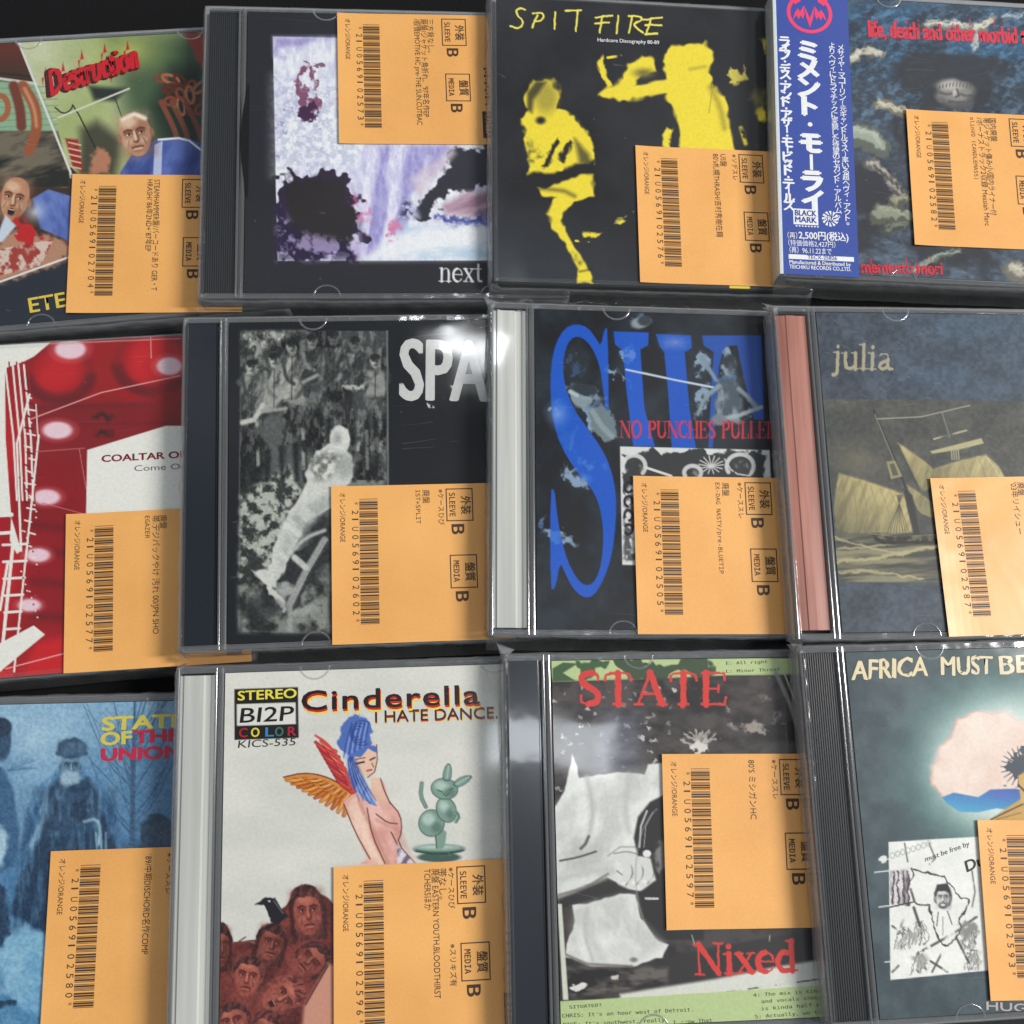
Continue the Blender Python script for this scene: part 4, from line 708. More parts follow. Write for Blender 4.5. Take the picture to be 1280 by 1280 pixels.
def art_ship(A, T):
    A.rgb[:] = (58, 67, 79); A.grain(ALL, (50, 58, 69), (68, 79, 93), 26, seed=3, contrast=1.4); A.Z(950, 360, .3595)
    A.grain(quad(480, 60, 1100, 390), (58, 70, 84), (76, 100, 122), 40, 26, seed=8, contrast=1.4, a=.6, soft=26); A.grain(ALL, (46, 54, 64), (92, 102, 114), 5, seed=12, contrast=1.8, a=.28)
    P = [(215, 385), (1100, 395), (1100, 1030), (285, 1022)]
    A.grain(P, (64, 67, 66), (82, 83, 79), 30, 18, seed=5, contrast=1.3); A.grain(P, (56, 58, 56), (104, 102, 92), 4, seed=15, contrast=1.6, a=.25); A.glow(340, 600, 150, 130, (118, 112, 94), .6)
    A.poly([(250, 860), (1100, 860), (1100, 1024), (280, 1022)], (78, 78, 70), soft=4); A.grain([(250, 850), (1100, 850), (1100, 1024), (280, 1022)], (62, 64, 60), (142, 136, 108), 70, 7, seed=4, contrast=1.6, rot=-4, a=.85)
    for pts, w_ in (([(270, 950), (400, 945), (500, 920), (620, 900)], 12), ([(270, 900), (380, 902), (450, 890), (620, 880)], 7), ([(280, 985), (420, 990), (560, 1010)], 7), ([(260, 870), (330, 885), (420, 915), (520, 925)], 6)): A.line(pts, w_, (176, 166, 124), soft=1.4, a=.85, rough=(4, 12), smooth=1)
    sail = (162, 148, 102)
    def canvas(pts, p0, c0, p1, c1, seams, sd):
        A.poly(pts, sail, soft=.9, smooth=1, rough=(2, 12), seed=sd); A.grad(pts, p0, c0, p1, c1, a=.9, soft=3); A.grain(pts, (96, 92, 70), (196, 188, 136), 5, 26, seed=sd, rot=20, contrast=1.4, a=.28, soft=3)
        for q in seams: A.line(q, 2.4, (118, 112, 80), soft=.8, a=.6, smooth=1)
    canvas([(275, 645), (330, 660), (420, 688), (495, 716), (530, 780), (546, 848), (430, 852), (268, 850), (258, 790), (262, 720)], (430, 690), (190, 174, 120), (290, 850), (88, 84, 68), [[(282 + 34 * k, 655 + 11 * k), (300 + 36 * k, 760), (296 + 40 * k, 848)] for k in range(6)], 3)
    canvas([(480, 540), (540, 580), (604, 632), (590, 690), (566, 708), (520, 620)], (500, 560), (180, 166, 118), (580, 700), (108, 102, 76), [[(490, 556), (560, 690)]], 4)
    canvas([(512, 686), (560, 716), (604, 750), (606, 800), (560, 782), (535, 740)], (520, 700), (150, 142, 100), (600, 790), (92, 90, 72), [], 5)
    canvas([(590, 635), (680, 604), (785, 580), (830, 622), (855, 668), (1000, 690), (800, 720), (600, 716)], (760, 590), (188, 174, 124), (620, 700), (100, 94, 72), [[(700, 604), (740, 700)], [(760, 590), (800, 700)], [(640, 622), (660, 700)]], 6)
    A.line([(785, 585), (812, 620), (836, 664)], 3, (196, 188, 140))
    A.poly([(590, 568), (770, 522), (778, 540), (690, 562), (600, 576)], (170, 164, 124), soft=.8); A.line([(605, 525), (718, 495)], 6, (170, 164, 130), tex=(14, .2, .45, 2)); [A.line([(665 + k * 8, 560), (668 + k * 8, 596)], 4, (160, 156, 130)) for k in range(4)]
    A.line([(395, 425), (470, 600), (520, 730), (552, 862)], 7, (46, 48, 50)); A.line([(405, 455), (560, 448), (730, 408)], 4, (150, 148, 132)); A.line([(400, 440), (470, 610)], 4, (120, 118, 104)); A.line([(480, 545), (548, 690)], 4, (60, 60, 56)); A.line([(632, 430), (660, 520)], 3, (130, 128, 112))
    A.poly([(440, 604), (470, 600), (495, 655), (455, 665)], (140, 136, 100)); A.poly([(450, 612), (466, 610), (482, 650), (462, 654)], (86, 84, 72)); A.poly([(500, 700), (530, 720), (556, 860), (540, 880), (510, 760)], (50, 50, 50), soft=1.5)
    for k in range(8): A.line([(496 - k * 3, 720), (430 + k * 14, 880)], 2.4, (70, 70, 62), a=.8)
    A.poly([(380, 852), (460, 862), (620, 856), (700, 850), (700, 890), (430, 892), (400, 880)], (38, 37, 35), soft=1.4, rough=(3, 12)); A.line([(384, 854), (470, 864), (620, 858)], 3, (150, 142, 108), soft=.7); A.grain([(400, 862), (620, 858), (620, 880), (430, 880)], (46, 44, 40), (130, 124, 100), 8, seed=3, contrast=2.4, a=.7)
    for k in range(26): A.line([(220 + (k * 97) % 420, 90 + (k * 61) % 330), (240 + (k * 97) % 420, 96 + (k * 61) % 330 + k % 4 * 6 - 9)], 3, (130, 140, 150), a=.35)
    A.strokes('julia', (1041, 461), 33, (160, 152, 126), ang=1.2, sx=1.12, bold=.95, gap=.02, rough=(.9, 5))

def art_winter(A, T):
    A.rgb[:] = (110, 156, 192); A.Z(0, 830, .3516)
    A.grad(ALL, (300, 140), (140, 180, 206), (380, 700), (74, 122, 164)); A.glow(120, 260, 260, 200, (176, 206, 224), .8); A.grain(ALL, (60, 110, 156), (150, 190, 214), 60, seed=2, contrast=1.2, a=.28)
    A.poly(quad(430, 240, 700, 700), (70, 112, 150), soft=40, a=.6)
    rs = random.Random(4)
    A.line([(470, 660), (472, 400), (480, 130)], 20, (48, 76, 104), soft=2, taper=.7)
    for k in range(44):
        y0 = 620 - k * 9; x1 = 480 + rs.uniform(-190, 190); A.line([(474, y0), ((474 + x1) / 2, y0 - 60 - rs.uniform(0, 60)), (x1, y0 - 120 - rs.uniform(20, 180))], rs.uniform(2.5, 7), (56, 86, 116), soft=.8, a=.75, taper=.6, smooth=1)
    for k in range(12): A.line([(30, 380), (70 + k * 6, 330 + (k * 31) % 60)], 3, (70, 110, 146), a=.6)
    A.poly([(420, 640), (520, 620), (700, 610), (700, 720), (400, 720)], (50, 88, 120), soft=8); A.ell(555, 590, 56, 60, (34, 56, 78), soft=3, rough=(6, 14)); A.poly([(500, 640), (560, 560), (620, 560), (620, 700), (480, 700)], (38, 62, 86), soft=3)
    D = (28, 56, 86)
    # standing man behind, cropped by the frame
    A.ell(6, 270, 34, 76, (40, 70, 98), soft=2); A.ell(4, 225, 38, 34, (26, 44, 64), soft=2); A.poly([(-40, 350), (10, 370), (46, 440), (70, 600), (50, 720), (-40, 760)], (46, 88, 126), soft=3); A.ell(-10, 650, 34, 70, (170, 200, 218), soft=4, rough=(6, 16))
    # bearded man in a cloak
    A.poly([(210, 380), (130, 440), (95, 520), (80, 640), (40, 760), (40, 900), (160, 960), (200, 1100), (300, 1100), (440, 900), (430, 640), (400, 500), (360, 420), (310, 380)], (70, 120, 164), soft=3)
    A.grain([(130, 440), (210, 380), (220, 640), (80, 660)], (44, 92, 138), (140, 184, 212), 14, 90, seed=3, rot=22, contrast=1.7, soft=6); A.grain([(310, 380), (400, 500), (432, 640), (340, 600)], (44, 90, 134), (146, 188, 216), 12, 90, seed=5, rot=-24, contrast=1.8, soft=5)
    A.poly([(205, 400), (310, 400), (380, 560), (420, 660), (420, 900), (160, 960), (40, 900), (60, 760), (150, 600), (170, 470)], D, soft=4, rough=(6, 30)); A.grain([(180, 440), (330, 440), (370, 560), (180, 600)], (24, 46, 72), (60, 96, 130), 12, seed=6, contrast=2, a=.8, soft=6)
    A.poly([(150, 580), (250, 590), (340, 545), (360, 570), (340, 600), (230, 620), (160, 610)], (46, 86, 120), soft=3, rough=(6, 14)); A.line([(300, 560), (345, 550), (358, 590), (350, 640)], 11, (176, 206, 222), soft=2, smooth=1); [A.line([(340 + 18 * k, 600), (345 + 16 * k, 660)], 7, (150, 190, 214), soft=1.5) for k in range(3)]
    face(A, 250, 365, 40, 58, 0, (100, 136, 160), (30, 54, 80), (160, 190, 206), seed=5); A.ell(252, 405, 34, 30, (150, 178, 196), soft=4, rough=(6, 9)); A.ell(255, 300, 54, 36, (40, 66, 92), soft=2, rough=(3, 12)); A.line([(205, 318), (305, 318)], 16, (52, 82, 110), soft=2); A.grain(quad(210, 275, 300, 320), (34, 58, 82), (80, 114, 142), 8, 20, seed=2, contrast=2, a=.7, soft=5)
    A.poly([(30, 960), (90, 920), (160, 960), (170, 1100), (160, 1300), (60, 1300), (40, 1180), (0, 1080)], (124, 176, 206), soft=5, rough=(10, 20)); A.poly([(-40, 1180), (40, 1180), (80, 1240), (160, 1250), (160, 1300), (-40, 1300)], (60, 116, 160), soft=5, rough=(8, 20)); A.poly([(-40, 760), (20, 780), (30, 960), (10, 1010), (-40, 1020)], (30, 54, 80), soft=3, rough=(6, 14)); A.grain(quad(-40, 1020, 200, 1300), (90, 150, 190), (170, 206, 224), 22, seed=3, contrast=2, a=.4, soft=10)
    A.poly([(0, 1200), (60, 1190), (60, 1210), (-20, 1230)], (30, 56, 82), soft=2, rough=(4, 8))
    A.grain(ALL, (30, 60, 92), (196, 214, 224), 3, seed=61, contrast=1.4, a=.12); A.grain([(80, 440), (420, 440), (430, 900), (40, 960)], (20, 36, 54), (110, 146, 172), 5, 22, seed=63, contrast=2, a=.3, bias=.56, soft=6)
    Yc, Rc = (206, 192, 84), (190, 40, 66)
    T('STATE', (128, 913), (230, 908), 16, Yc, bold=.06); T('OF', (126.5, 931.5), (164, 929), 15, Yc, bold=.06); T('THE', (168, 929), (224, 926), 15, Rc, bold=.06); T('UNION', (127, 951), (226, 947), 15, Rc, bold=.06)

def art_winged(A, T):
    A.rgb[:] = (208, 208, 200); A.grain(ALL, (203, 204, 196), (216, 215, 207), 90, 40, seed=3); A.Z(200, 800, .3751)
    K = (34, 34, 34)
    A.poly([(248, 164), (460, 157), (462, 326), (248, 333)], K); A.poly([(256, 214), (452, 208), (453, 280), (256, 286)], (216, 216, 208))
    # wings
    O = (196, 116, 40); R2 = (196, 66, 52); ln = (96, 40, 22)
    def feather(p, q, w_, c, edge):
        m = ((p[0] + q[0]) / 2 + (q[1] - p[1]) * .08, (p[1] + q[1]) / 2 - (q[0] - p[0]) * .08)
        A.line([p, m, q], w_ + 4, edge, soft=.7, taper=.55, smooth=1); A.line([p, m, q], w_, c, soft=.7, taper=.55, smooth=1); A.line([p, m, q], w_ * .22, tuple(min(255, k * 1.25 + 14) for k in c), soft=.9, taper=.5, smooth=1, a=.8); A.line([p, q], 2, edge, soft=.6, a=.6)
    for k in range(11):
        t = k / 10; rx, ry = 628 - 150 * t, 520 - 62 * t + 10 * math.sin(3 * t)
        feather((rx, ry), (612 - 192 * t, 585 - 118 * t), 25 - 7 * t, [(198, 118, 44), (214, 140, 62), (182, 98, 36)][k % 3], ln)
    for k in range(8): t = k / 7; feather((634 - 110 * t, 505 - 50 * t), (606 - 130 * t, 536 - 78 * t), 17 - 4 * t, [(222, 152, 76), (202, 122, 52)][k % 2], ln)
    A.line([(636, 508), (560, 462), (480, 448), (416, 460)], 15, (206, 134, 60), soft=1, smooth=2, taper=.5); A.line([(636, 503), (560, 455), (480, 441), (412, 457)], 4, ln, soft=.7, smooth=2)
    for k in range(10):
        t = k / 9; feather((642 - 66 * t, 500 - 120 * t), (590 - 72 * t, 462 - 122 * t), 24 - 6 * t, [(196, 62, 56), (212, 84, 66), (172, 46, 60)][k % 3], (104, 24, 34))
    for k in range(7): t = k / 6; feather((644 - 60 * t, 490 - 118 * t), (614 - 80 * t, 444 - 108 * t), 15 - 4 * t, [(216, 104, 80), (190, 64, 70)][k % 2], (104, 24, 34))
    A.line([(648, 502), (612, 420), (560, 345), (518, 318)], 13, (200, 72, 64), soft=1, smooth=2, taper=.5)
    # figure in a plain pink dress, seen side-on
    skin = (226, 188, 166); ink = (96, 56, 48); dress = (222, 164, 156)
    A.poly([(610, 540), (640, 515), (700, 510), (716, 470), (745, 470), (765, 540), (800, 580), (806, 640), (790, 680), (850, 745), (660, 748), (700, 725), (650, 640)], dress, soft=1); A.poly([(616, 560), (650, 520), (690, 560), (700, 650), (745, 748), (700, 748), (650, 640)], skin, soft=1.2)
    A.poly([(704, 455), (735, 462), (748, 505), (770, 545), (700, 545)], skin, soft=1); A.grad([(704, 455), (735, 462), (748, 505), (770, 545), (700, 545)], (740, 500), (226, 188, 166), (700, 545), (200, 150, 130), a=.6)
    A.grain([(616, 560), (650, 520), (765, 540), (806, 640), (850, 745), (700, 748), (650, 640)], (196, 138, 124), (238, 206, 190), 14, 34, seed=6, rot=-25, contrast=1.5, a=.5, soft=4); A.line([(640, 560), (690, 660), (735, 745)], 16, (238, 210, 192), soft=3, a=.6, smooth=1); A.line([(664, 540), (716, 650), (760, 745)], 10, (186, 128, 116), soft=3, a=.7, smooth=1); A.line([(722, 600), (770, 622), (800, 640)], 9, (190, 130, 120), soft=3, a=.6, smooth=1)
    for pts in ([(612, 545), (650, 640), (700, 730)], [(690, 560), (706, 650), (750, 745)], [(765, 540), (802, 582), (806, 640), (790, 676), (850, 745)], [(735, 462), (748, 505), (768, 545)], [(770, 640), (800, 700), (820, 745)], [(720, 580), (760, 610), (790, 612)]): A.line(pts, 4, ink, soft=.7, smooth=1)
    A.grain([(790, 680), (850, 745), (790, 745)], (110, 100, 120), (214, 206, 214), 8, 20, seed=2, rot=40, contrast=2.5)
    A.poly([(640, 380), (690, 345), (722, 350), (722, 400), (715, 440), (690, 458), (655, 430)], skin, soft=1); A.line([(722, 350), (724, 400), (715, 440), (692, 458)], 3.5, ink); A.line([(655, 412), (680, 406)], 6, K); A.line([(700, 400), (716, 392)], 5, K); A.line([(690, 436), (706, 432)], 5, (150, 60, 60)); A.line([(652, 398), (684, 392)], 3, ink); A.line([(706, 410), (712, 424)], 3, ink)
    H = (78, 108, 178)
    A.poly([(620, 380), (602, 340), (620, 290), (640, 264), (680, 262), (700, 300), (704, 345), (680, 350), (645, 385), (650, 440), (690, 490), (724, 550), (700, 545), (650, 500), (625, 440)], H, soft=1, rough=(3, 9)); A.grain([(610, 370), (620, 290), (660, 262), (704, 345), (645, 385), (720, 550), (650, 500)], (44, 66, 136), (150, 176, 222), 9, 34, seed=4, rot=20, contrast=2.2, a=.8, soft=3)
    A.ell(655, 300, 52, 46, H, soft=1, rough=(4, 9)); A.ell(650, 345, 56, 40, H, soft=1, rough=(4, 9)); A.poly([(688, 352), (722, 352), (726, 378), (700, 366)], H, soft=1, smooth=1)
    for k in range(9): A.line([(612 + k * 9, 392 - k * 5), (622 + k * 8, 330), (640 + k * 7, 276)], 3, [(40, 58, 128), (168, 190, 230)][k % 2], soft=.8, a=.75, smooth=1); A.line([(626 + k * 4, 400 + k * 4), (640 + k * 5, 470), (664 + k * 7, 535)], 3, [(40, 58, 128), (150, 176, 222)][k % 2], soft=.8, a=.6, smooth=1)
    for k in range(4): A.ring(655 + 6 * k, 310, 12 + 9 * k, 14 + 9 * k, 4, (40, 60, 130), soft=.7, a=.7, a0=60, a1=300)
    # green rabbit figurine on a round foot
    G = (122, 150, 138); Gd = (64, 90, 82); Gl = (182, 204, 194)
    A.ell(930, 724, 72, 16, Gd, soft=1); A.ell(930, 698, 84, 17, Gd, soft=1); A.ell(930, 692, 82, 13, G, soft=1); A.ell(922, 690, 62, 7, Gl, soft=2, a=.8); A.line([(850, 704), (930, 716), (1012, 702)], 4, (40, 62, 56), smooth=1)
    def blob(cx, cy, rx, ry, rot=0): A.ell(cx, cy, rx + 2, ry + 2, Gd, rot=rot, soft=.8); A.ell(cx, cy, rx - 1, ry - 1, G, rot=rot, soft=1); A.ell(cx - rx * .25, cy - ry * .3, rx * .5, ry * .45, Gl, rot=rot, soft=3.5, a=.8); A.ell(cx + rx * .4, cy + ry * .35, rx * .4, ry * .4, Gd, rot=rot, soft=4, a=.5)
    A.poly([(912, 640), (956, 630), (952, 670), (946, 696), (922, 696), (918, 668)], G, soft=1, smooth=1); A.line([(918, 645), (922, 694)], 4, Gd); blob(905, 610, 42, 44, 10); blob(954, 566, 32, 42, -20); A.line([(886, 556), (868, 520), (872, 478)], 13, Gd, soft=1, smooth=1); A.line([(886, 556), (868, 520), (872, 478)], 9, G, soft=1, smooth=1)
    A.line([(975, 560), (998, 586), (986, 606)], 12, G, soft=1, smooth=1); A.line([(985, 572), (1000, 588), (988, 606)], 3, Gd, smooth=1); blob(948, 496, 44, 34, 8)
    for e in ([(940, 470), (944, 430), (962, 406), (974, 428), (970, 470)], [(972, 478), (1006, 452), (1046, 450), (1022, 480), (988, 494)]): A.poly(e, Gd, soft=.9, smooth=1); A.poly([(x * .86 + sum(p[0] for p in e) / 5 * .14, y * .86 + sum(p[1] for p in e) / 5 * .14) for x, y in e], G, soft=1, smooth=1)
    A.line([(956, 460), (962, 420)], 4, Gl, soft=1.2, a=.8); A.line([(990, 480), (1030, 456)], 4, Gl, soft=1.2, a=.8); A.line([(925, 500), (940, 506)], 4, Gd); A.line([(965, 500), (975, 494)], 4, Gd); A.line([(945, 512), (952, 520), (962, 512)], 3, Gd)
    # dark crowd of plain heads and a black bird
    base = [(150, 960), (230, 1010), (320, 1000), (420, 900), (480, 820), (560, 860), (700, 1000), (700, 1500), (150, 1500)]
    A.poly(base, (92, 38, 36), soft=2, rough=(10, 30)); A.grain(base, (60, 28, 28), (130, 60, 52), 26, seed=4, contrast=1.6, a=.6)
    sk = (150, 74, 62); dk = (64, 24, 24); lt = (206, 130, 108); hr = (50, 26, 26)
    for n_, (cx, cy, rx, ry, ro, h, stl, tint) in enumerate([(205, 1020, 32, 70, 0, hr, 1, .8), (370, 1010, 48, 60, 14, hr, 1, .82), (492, 905, 56, 80, -6, (56, 28, 28), 1, 1.0), (505, 1070, 54, 62, 48, hr, 3, .92), (292, 1122, 52, 66, 10, (60, 32, 30), 2, 1.06), (408, 1185, 58, 72, 62, (96, 46, 42), 4, 1.0), (245, 1270, 56, 56, -14, hr, 2, .96), (350, 1310, 56, 70, 20, (70, 34, 32), 3, .9), (470, 1370, 60, 70, -8, hr, 1, .86)]):
        face(A, cx, cy, rx, ry, ro, tuple(k * tint for k in sk), tuple(k * tint for k in dk), tuple(min(255, k * tint) for k in lt), h, style=stl, seed=n_ + 20)
    A.grain(base, (70, 30, 30), (190, 116, 100), 3, seed=44, contrast=1.4, a=.16)
    A.poly([(480, 1220), (560, 1080), (600, 1080), (600, 1320), (470, 1320)], (196, 140, 120), soft=4); A.line([(485, 1215), (560, 1085)], 4, dk)
    A.poly([(318, 880), (350, 858), (385, 858), (400, 890), (425, 920), (400, 945), (370, 940), (355, 900), (345, 884)], (34, 32, 38), soft=1, rough=(2, 6)); A.line([(380, 870), (410, 910)], 6, (86, 84, 96), soft=1); A.ell(364, 870, 4, 3.4, (190, 190, 190), soft=.4); A.line([(255, 1010), (285, 990)], 4, (60, 34, 34)); A.line([(320, 1000), (240, 1010)], 5, (110, 60, 54))
    A.Z(0, 0, 1)
    T('STEREO', (297.5, 875.5), (370.5, 872), 11.4, (226, 214, 78), bold=.03); T('BI2P', (300, 903.5), (366, 900.5), 18, (34, 34, 34), bold=.012, shear=.12)
    for ch, x, c in (('C', 299, (176, 36, 44)), ('O', 314, (222, 204, 60)), ('L', 332, (60, 130, 176)), ('O', 344, (70, 110, 104)), ('R', 360, (170, 40, 60))): T(ch, (x, 921.5 - (x - 299) * .03), (x + 10, 921.2 - (x - 299) * .03), 11, c, bold=.03)
    T('KICS-535', (297.5, 935), (369, 931.5), 9.2, (52, 52, 50), shear=.12)
    for dx, dy, c, z in ((2.2, 5.2, (232, 208, 90), .05), (.9, 2.6, (196, 44, 40), .07), (0, 0, (44, 30, 30), .09)): T('Cinderella', (377.5 + dx, 888 + dy), (599 + dx, 879.5 + dy), 24, c, bold=.02, spacing=1.1, dz=z)
    for dx, dy, c, z in ((1, 3, (226, 200, 110), .05), (.3, 1.6, (170, 50, 44), .07), (0, 0, (52, 36, 34), .09)): T('I HATE DANCE.', (469 + dx, 902.5 + dy), (622 + dx, 897 + dy), 14, c, dz=z)

def art_xerox(A, T):
    A.rgb[:] = (56, 52, 52); A.grain(ALL, (44, 41, 41), (70, 65, 64), 24, seed=2, contrast=1.4); A.Z(610, 800, .3749)
    Gn = (176, 194, 138)
    A.poly([(200, 66), (1090, 60), (1090, 116), (800, 118), (600, 128), (215, 140)], Gn); A.poly([(215, 95), (250, 75), (300, 78), (250, 110), (290, 135), (215, 138)], (64, 92, 60), soft=1); A.poly([(300, 72), (400, 72), (390, 100), (360, 100), (350, 130), (310, 132)], (64, 90, 60), soft=1.4, rough=(8, 14)); A.poly([(430, 74), (640, 72), (740, 70), (752, 120), (690, 124), (640, 100), (560, 126), (450, 130)], (62, 78, 56), soft=1.4, rough=(12, 18))
    A.grain([(210, 140), (1050, 115), (1050, 400), (215, 520)], (36, 33, 33), (78, 72, 70), 30, 18, seed=6, contrast=1.8, a=.8, soft=4)
    rs = random.Random(8)
    for k in range(70):
        x, y = rs.uniform(215, 620), rs.uniform(150, 520); A.ell(x, y, rs.uniform(3, 9), rs.uniform(3, 7), (196, 192, 190), rough=(4, 4), seed=k, a=rs.uniform(.4, .95), soft=.8)
    for x, y, rx, ry in [(870, 290, 46, 16), (970, 260, 26, 30), (915, 190, 18, 16), (915, 140, 12, 14), (790, 228, 9, 9), (900, 300, 30, 12), (830, 290, 20, 10)]: A.ell(x, y, rx, ry, (146, 138, 130), rough=(9, 9), seed=int(x), soft=1.6, tex=(12, .3, .6, 2))
    for k in range(9): t = -160 + k * 18; A.line([(708, 350), (708 + 60 * math.cos(math.radians(t)), 350 + 46 * math.sin(math.radians(t)))], 7, (190, 184, 176), soft=1.2, rough=(6, 8), seed=k, a=.8)
    A.ell(705, 362, 26, 18, (206, 202, 196), rough=(7, 8)); A.line([(960, 110), (1010, 220), (1040, 320)], 14, (150, 146, 140), soft=1.4, a=.8); A.line([(985, 105), (1035, 230)], 5, (190, 186, 180))
    A.grain([(370, 240), (510, 230), (505, 440), (350, 460)], (90, 92, 106), (150, 152, 170), 40, 14, seed=3, a=.6, soft=14)  # soft bluish glare of the lid, painted into the print
    W = (216, 218, 214)
    A.poly([(222, 560), (250, 510), (270, 430), (280, 380), (296, 420), (300, 460), (360, 450), (440, 440), (520, 445), (530, 410), (580, 405), (640, 430), (640, 640), (600, 760), (560, 800), (520, 836), (460, 830), (400, 790), (235, 858)], W, soft=1.4, rough=(5, 30)); A.poly([(222, 600), (330, 640), (400, 700), (410, 780), (235, 860)], (196, 200, 196), soft=12)
    A.grain([(225, 560), (300, 460), (580, 420), (600, 700), (520, 830), (400, 790), (235, 850)], (168, 170, 166), (226, 228, 224), 26, 40, seed=71, contrast=1.6, a=.5, rot=24, soft=10); A.line([(330, 460), (352, 560), (340, 640)], 14, (176, 178, 174), soft=5, smooth=1); A.line([(470, 450), (455, 560), (470, 640)], 12, (182, 184, 180), soft=5, smooth=1); A.line([(235, 800), (330, 770), (410, 770)], 22, (186, 188, 184), soft=6, smooth=1)
    A.line([(240, 736), (300, 725), (360, 705)], 6, (70, 66, 64), soft=1.2, smooth=1); A.line([(310, 695), (325, 680), (336, 655)], 9, (84, 80, 78), soft=1.8); A.line([(235, 850), (320, 828), (400, 780)], 6, (110, 106, 102), soft=2)
    for k in range(4): A.line([(430 + 34 * k, 770 + 10 * k), (470 + 28 * k, 800 + 4 * k), (490 + 26 * k, 770 - 6 * k)], 4, (120, 116, 112), soft=1.2, smooth=1)
    for k in range(4):
        fx = 452 + 36 * k; A.line([(430 + 16 * k, 716 - 2 * k), (fx + 10, 744), (fx + 14, 790), (fx - 6, 816 - 3 * k)], 30, (206, 208, 204), soft=1.6, smooth=2); A.line([(446 + 16 * k, 716 - 2 * k), (fx + 27, 744), (fx + 31, 788), (fx + 8, 818 - 3 * k)], 4, (110, 108, 104), soft=1, smooth=2, a=.85); A.ell(fx - 2, 812 - 3 * k, 7, 6, (226, 226, 222), soft=1)
    A.line([(420, 700), (470, 690), (520, 712), (545, 708)], 22, (214, 216, 212), soft=2, smooth=2); A.line([(420, 712), (470, 703), (520, 724), (545, 720)], 3.4, (120, 118, 114), soft=1, smooth=2)
    A.ell(480, 740, 70, 60, (206, 208, 204), soft=14, a=.0); A.line([(400, 720), (440, 690), (500, 690)], 4, (150, 148, 144), soft=1.6)
    A.poly([(236, 866), (400, 800), (480, 836), (500, 850), (440, 850), (280, 890), (240, 895)], (52, 50, 50), soft=2.5)
    A.poly([(486, 660), (500, 590), (540, 540), (600, 510), (700, 520), (720, 1000), (600, 1000), (540, 980), (490, 880), (500, 845), (560, 800), (540, 720), (500, 720)], (44, 42, 43), soft=2); A.line([(505, 690), (510, 620), (530, 570)], 6, (190, 190, 190), soft=1); A.line([(520, 690), (526, 620), (550, 575)], 3, (150, 150, 150)); A.poly([(545, 720), (600, 640), (600, 760), (570, 770)], (120, 118, 118), soft=4, rough=(7, 8)); A.ell(530, 712, 14, 12, (220, 220, 220)); [A.line([(540 + x, 862), (552 + x, 862)], 7, (200, 200, 200)) for x in (-14, 0, 14)]
    A.ring(600, 780, 108, 230, 6, (150, 150, 150), soft=1, a=.5, a0=100, a1=250)
    A.poly([(280, 890), (440, 842), (490, 850), (510, 930), (560, 990), (600, 1016), (580, 1060), (480, 1090), (330, 1085), (260, 1060), (262, 1010), (285, 960)], W, soft=1.4, rough=(4, 24)); A.grain([(285, 890), (440, 850), (490, 850), (510, 930), (590, 1010), (480, 1086), (330, 1080), (265, 1050)], (170, 172, 168), (224, 226, 222), 24, 40, seed=73, contrast=1.6, a=.5, rot=-20, soft=8); A.line([(330, 900), (320, 980), (350, 1070)], 10, (180, 182, 178), soft=4, smooth=1); A.ell(486, 1066, 12, 8, (120, 116, 114), soft=2); A.line([(262, 1050), (330, 1080), (480, 1088)], 7, (110, 106, 104), soft=2)
    A.poly([(240, 1060), (300, 1090), (520, 1095), (620, 1050), (1100, 960), (1100, 1070), (620, 1150), (250, 1200)], (48, 45, 46), soft=3); A.grain([(250, 1090), (600, 1090), (600, 1150), (260, 1195)], (40, 38, 38), (120, 114, 108), 30, 14, seed=3, contrast=2, a=.7, soft=4); A.ell(300, 1156, 30, 11, (214, 212, 206), rot=-16, rough=(4, 8)); A.ell(420, 1126, 16, 8, (196, 190, 180), rough=(4, 6))
    A.poly([(440, 1180), (760, 1130), (960, 1090), (1130, 1062), (1130, 1200), (440, 1210)], (206, 208, 198), soft=3); A.line([(780, 1176), (1110, 1130)], 5, (80, 78, 74), tex=(10, .4, .6, 4)); A.poly([(232, 880), (246, 880), (268, 1200), (250, 1200)], (200, 204, 190), soft=1)
    A.poly([(240, 1205), (600, 1184), (1130, 1150), (1130, 1600), (250, 1600)], Gn)
    for pts in ([(680, 985), (690, 1020)], [(940, 985), (938, 1004)], [(1010, 1030), (1020, 1052)]): A.line(pts, 3, (170, 168, 164))
    Rd = (206, 58, 54)
    A.strokes('STATE', (722, 881), 41, Rd, sx=1.36, bold=1.5, gap=.04, rough=(1.2, 6)); A.strokes('Nixed', (869, 1219), 40, Rd, ang=-2.4, sx=1.16, bold=1.3, gap=.03, rough=(1.2, 6))
    T('E: All right', (908, 831), (959, 829), 5, (66, 76, 50), kind='mono'); T('L: Minor Threat', (908, 841), (975, 838.5), 5, (66, 76, 50), kind='mono')
    k = (70, 80, 56)
    T('SITUATED?', (712, 1261), (752, 1258), 5.2, k, kind='mono'); T("CHRIS: It's an hour west of Detroit.", (703, 1272), (866, 1264), 6, k, kind='mono'); T("DAVE: It's southwest, really.", (704, 1283), (834, 1277), 6, k, kind='mono')
    T('4: The mix is kinda', (942, 1246), (1030, 1240), 5.6, k, kind='mono'); T('and vocals should', (952, 1254), (1032, 1248), 5.6, k, kind='mono'); T('is kinda half-ass', (952, 1263), (1034, 1257), 5.6, k, kind='mono'); T('5: Actually, we tried', (944, 1273), (1040, 1266), 5.6, k, kind='mono'); T('I know That', (842, 1280), (890, 1277), 5.4, k, kind='mono')

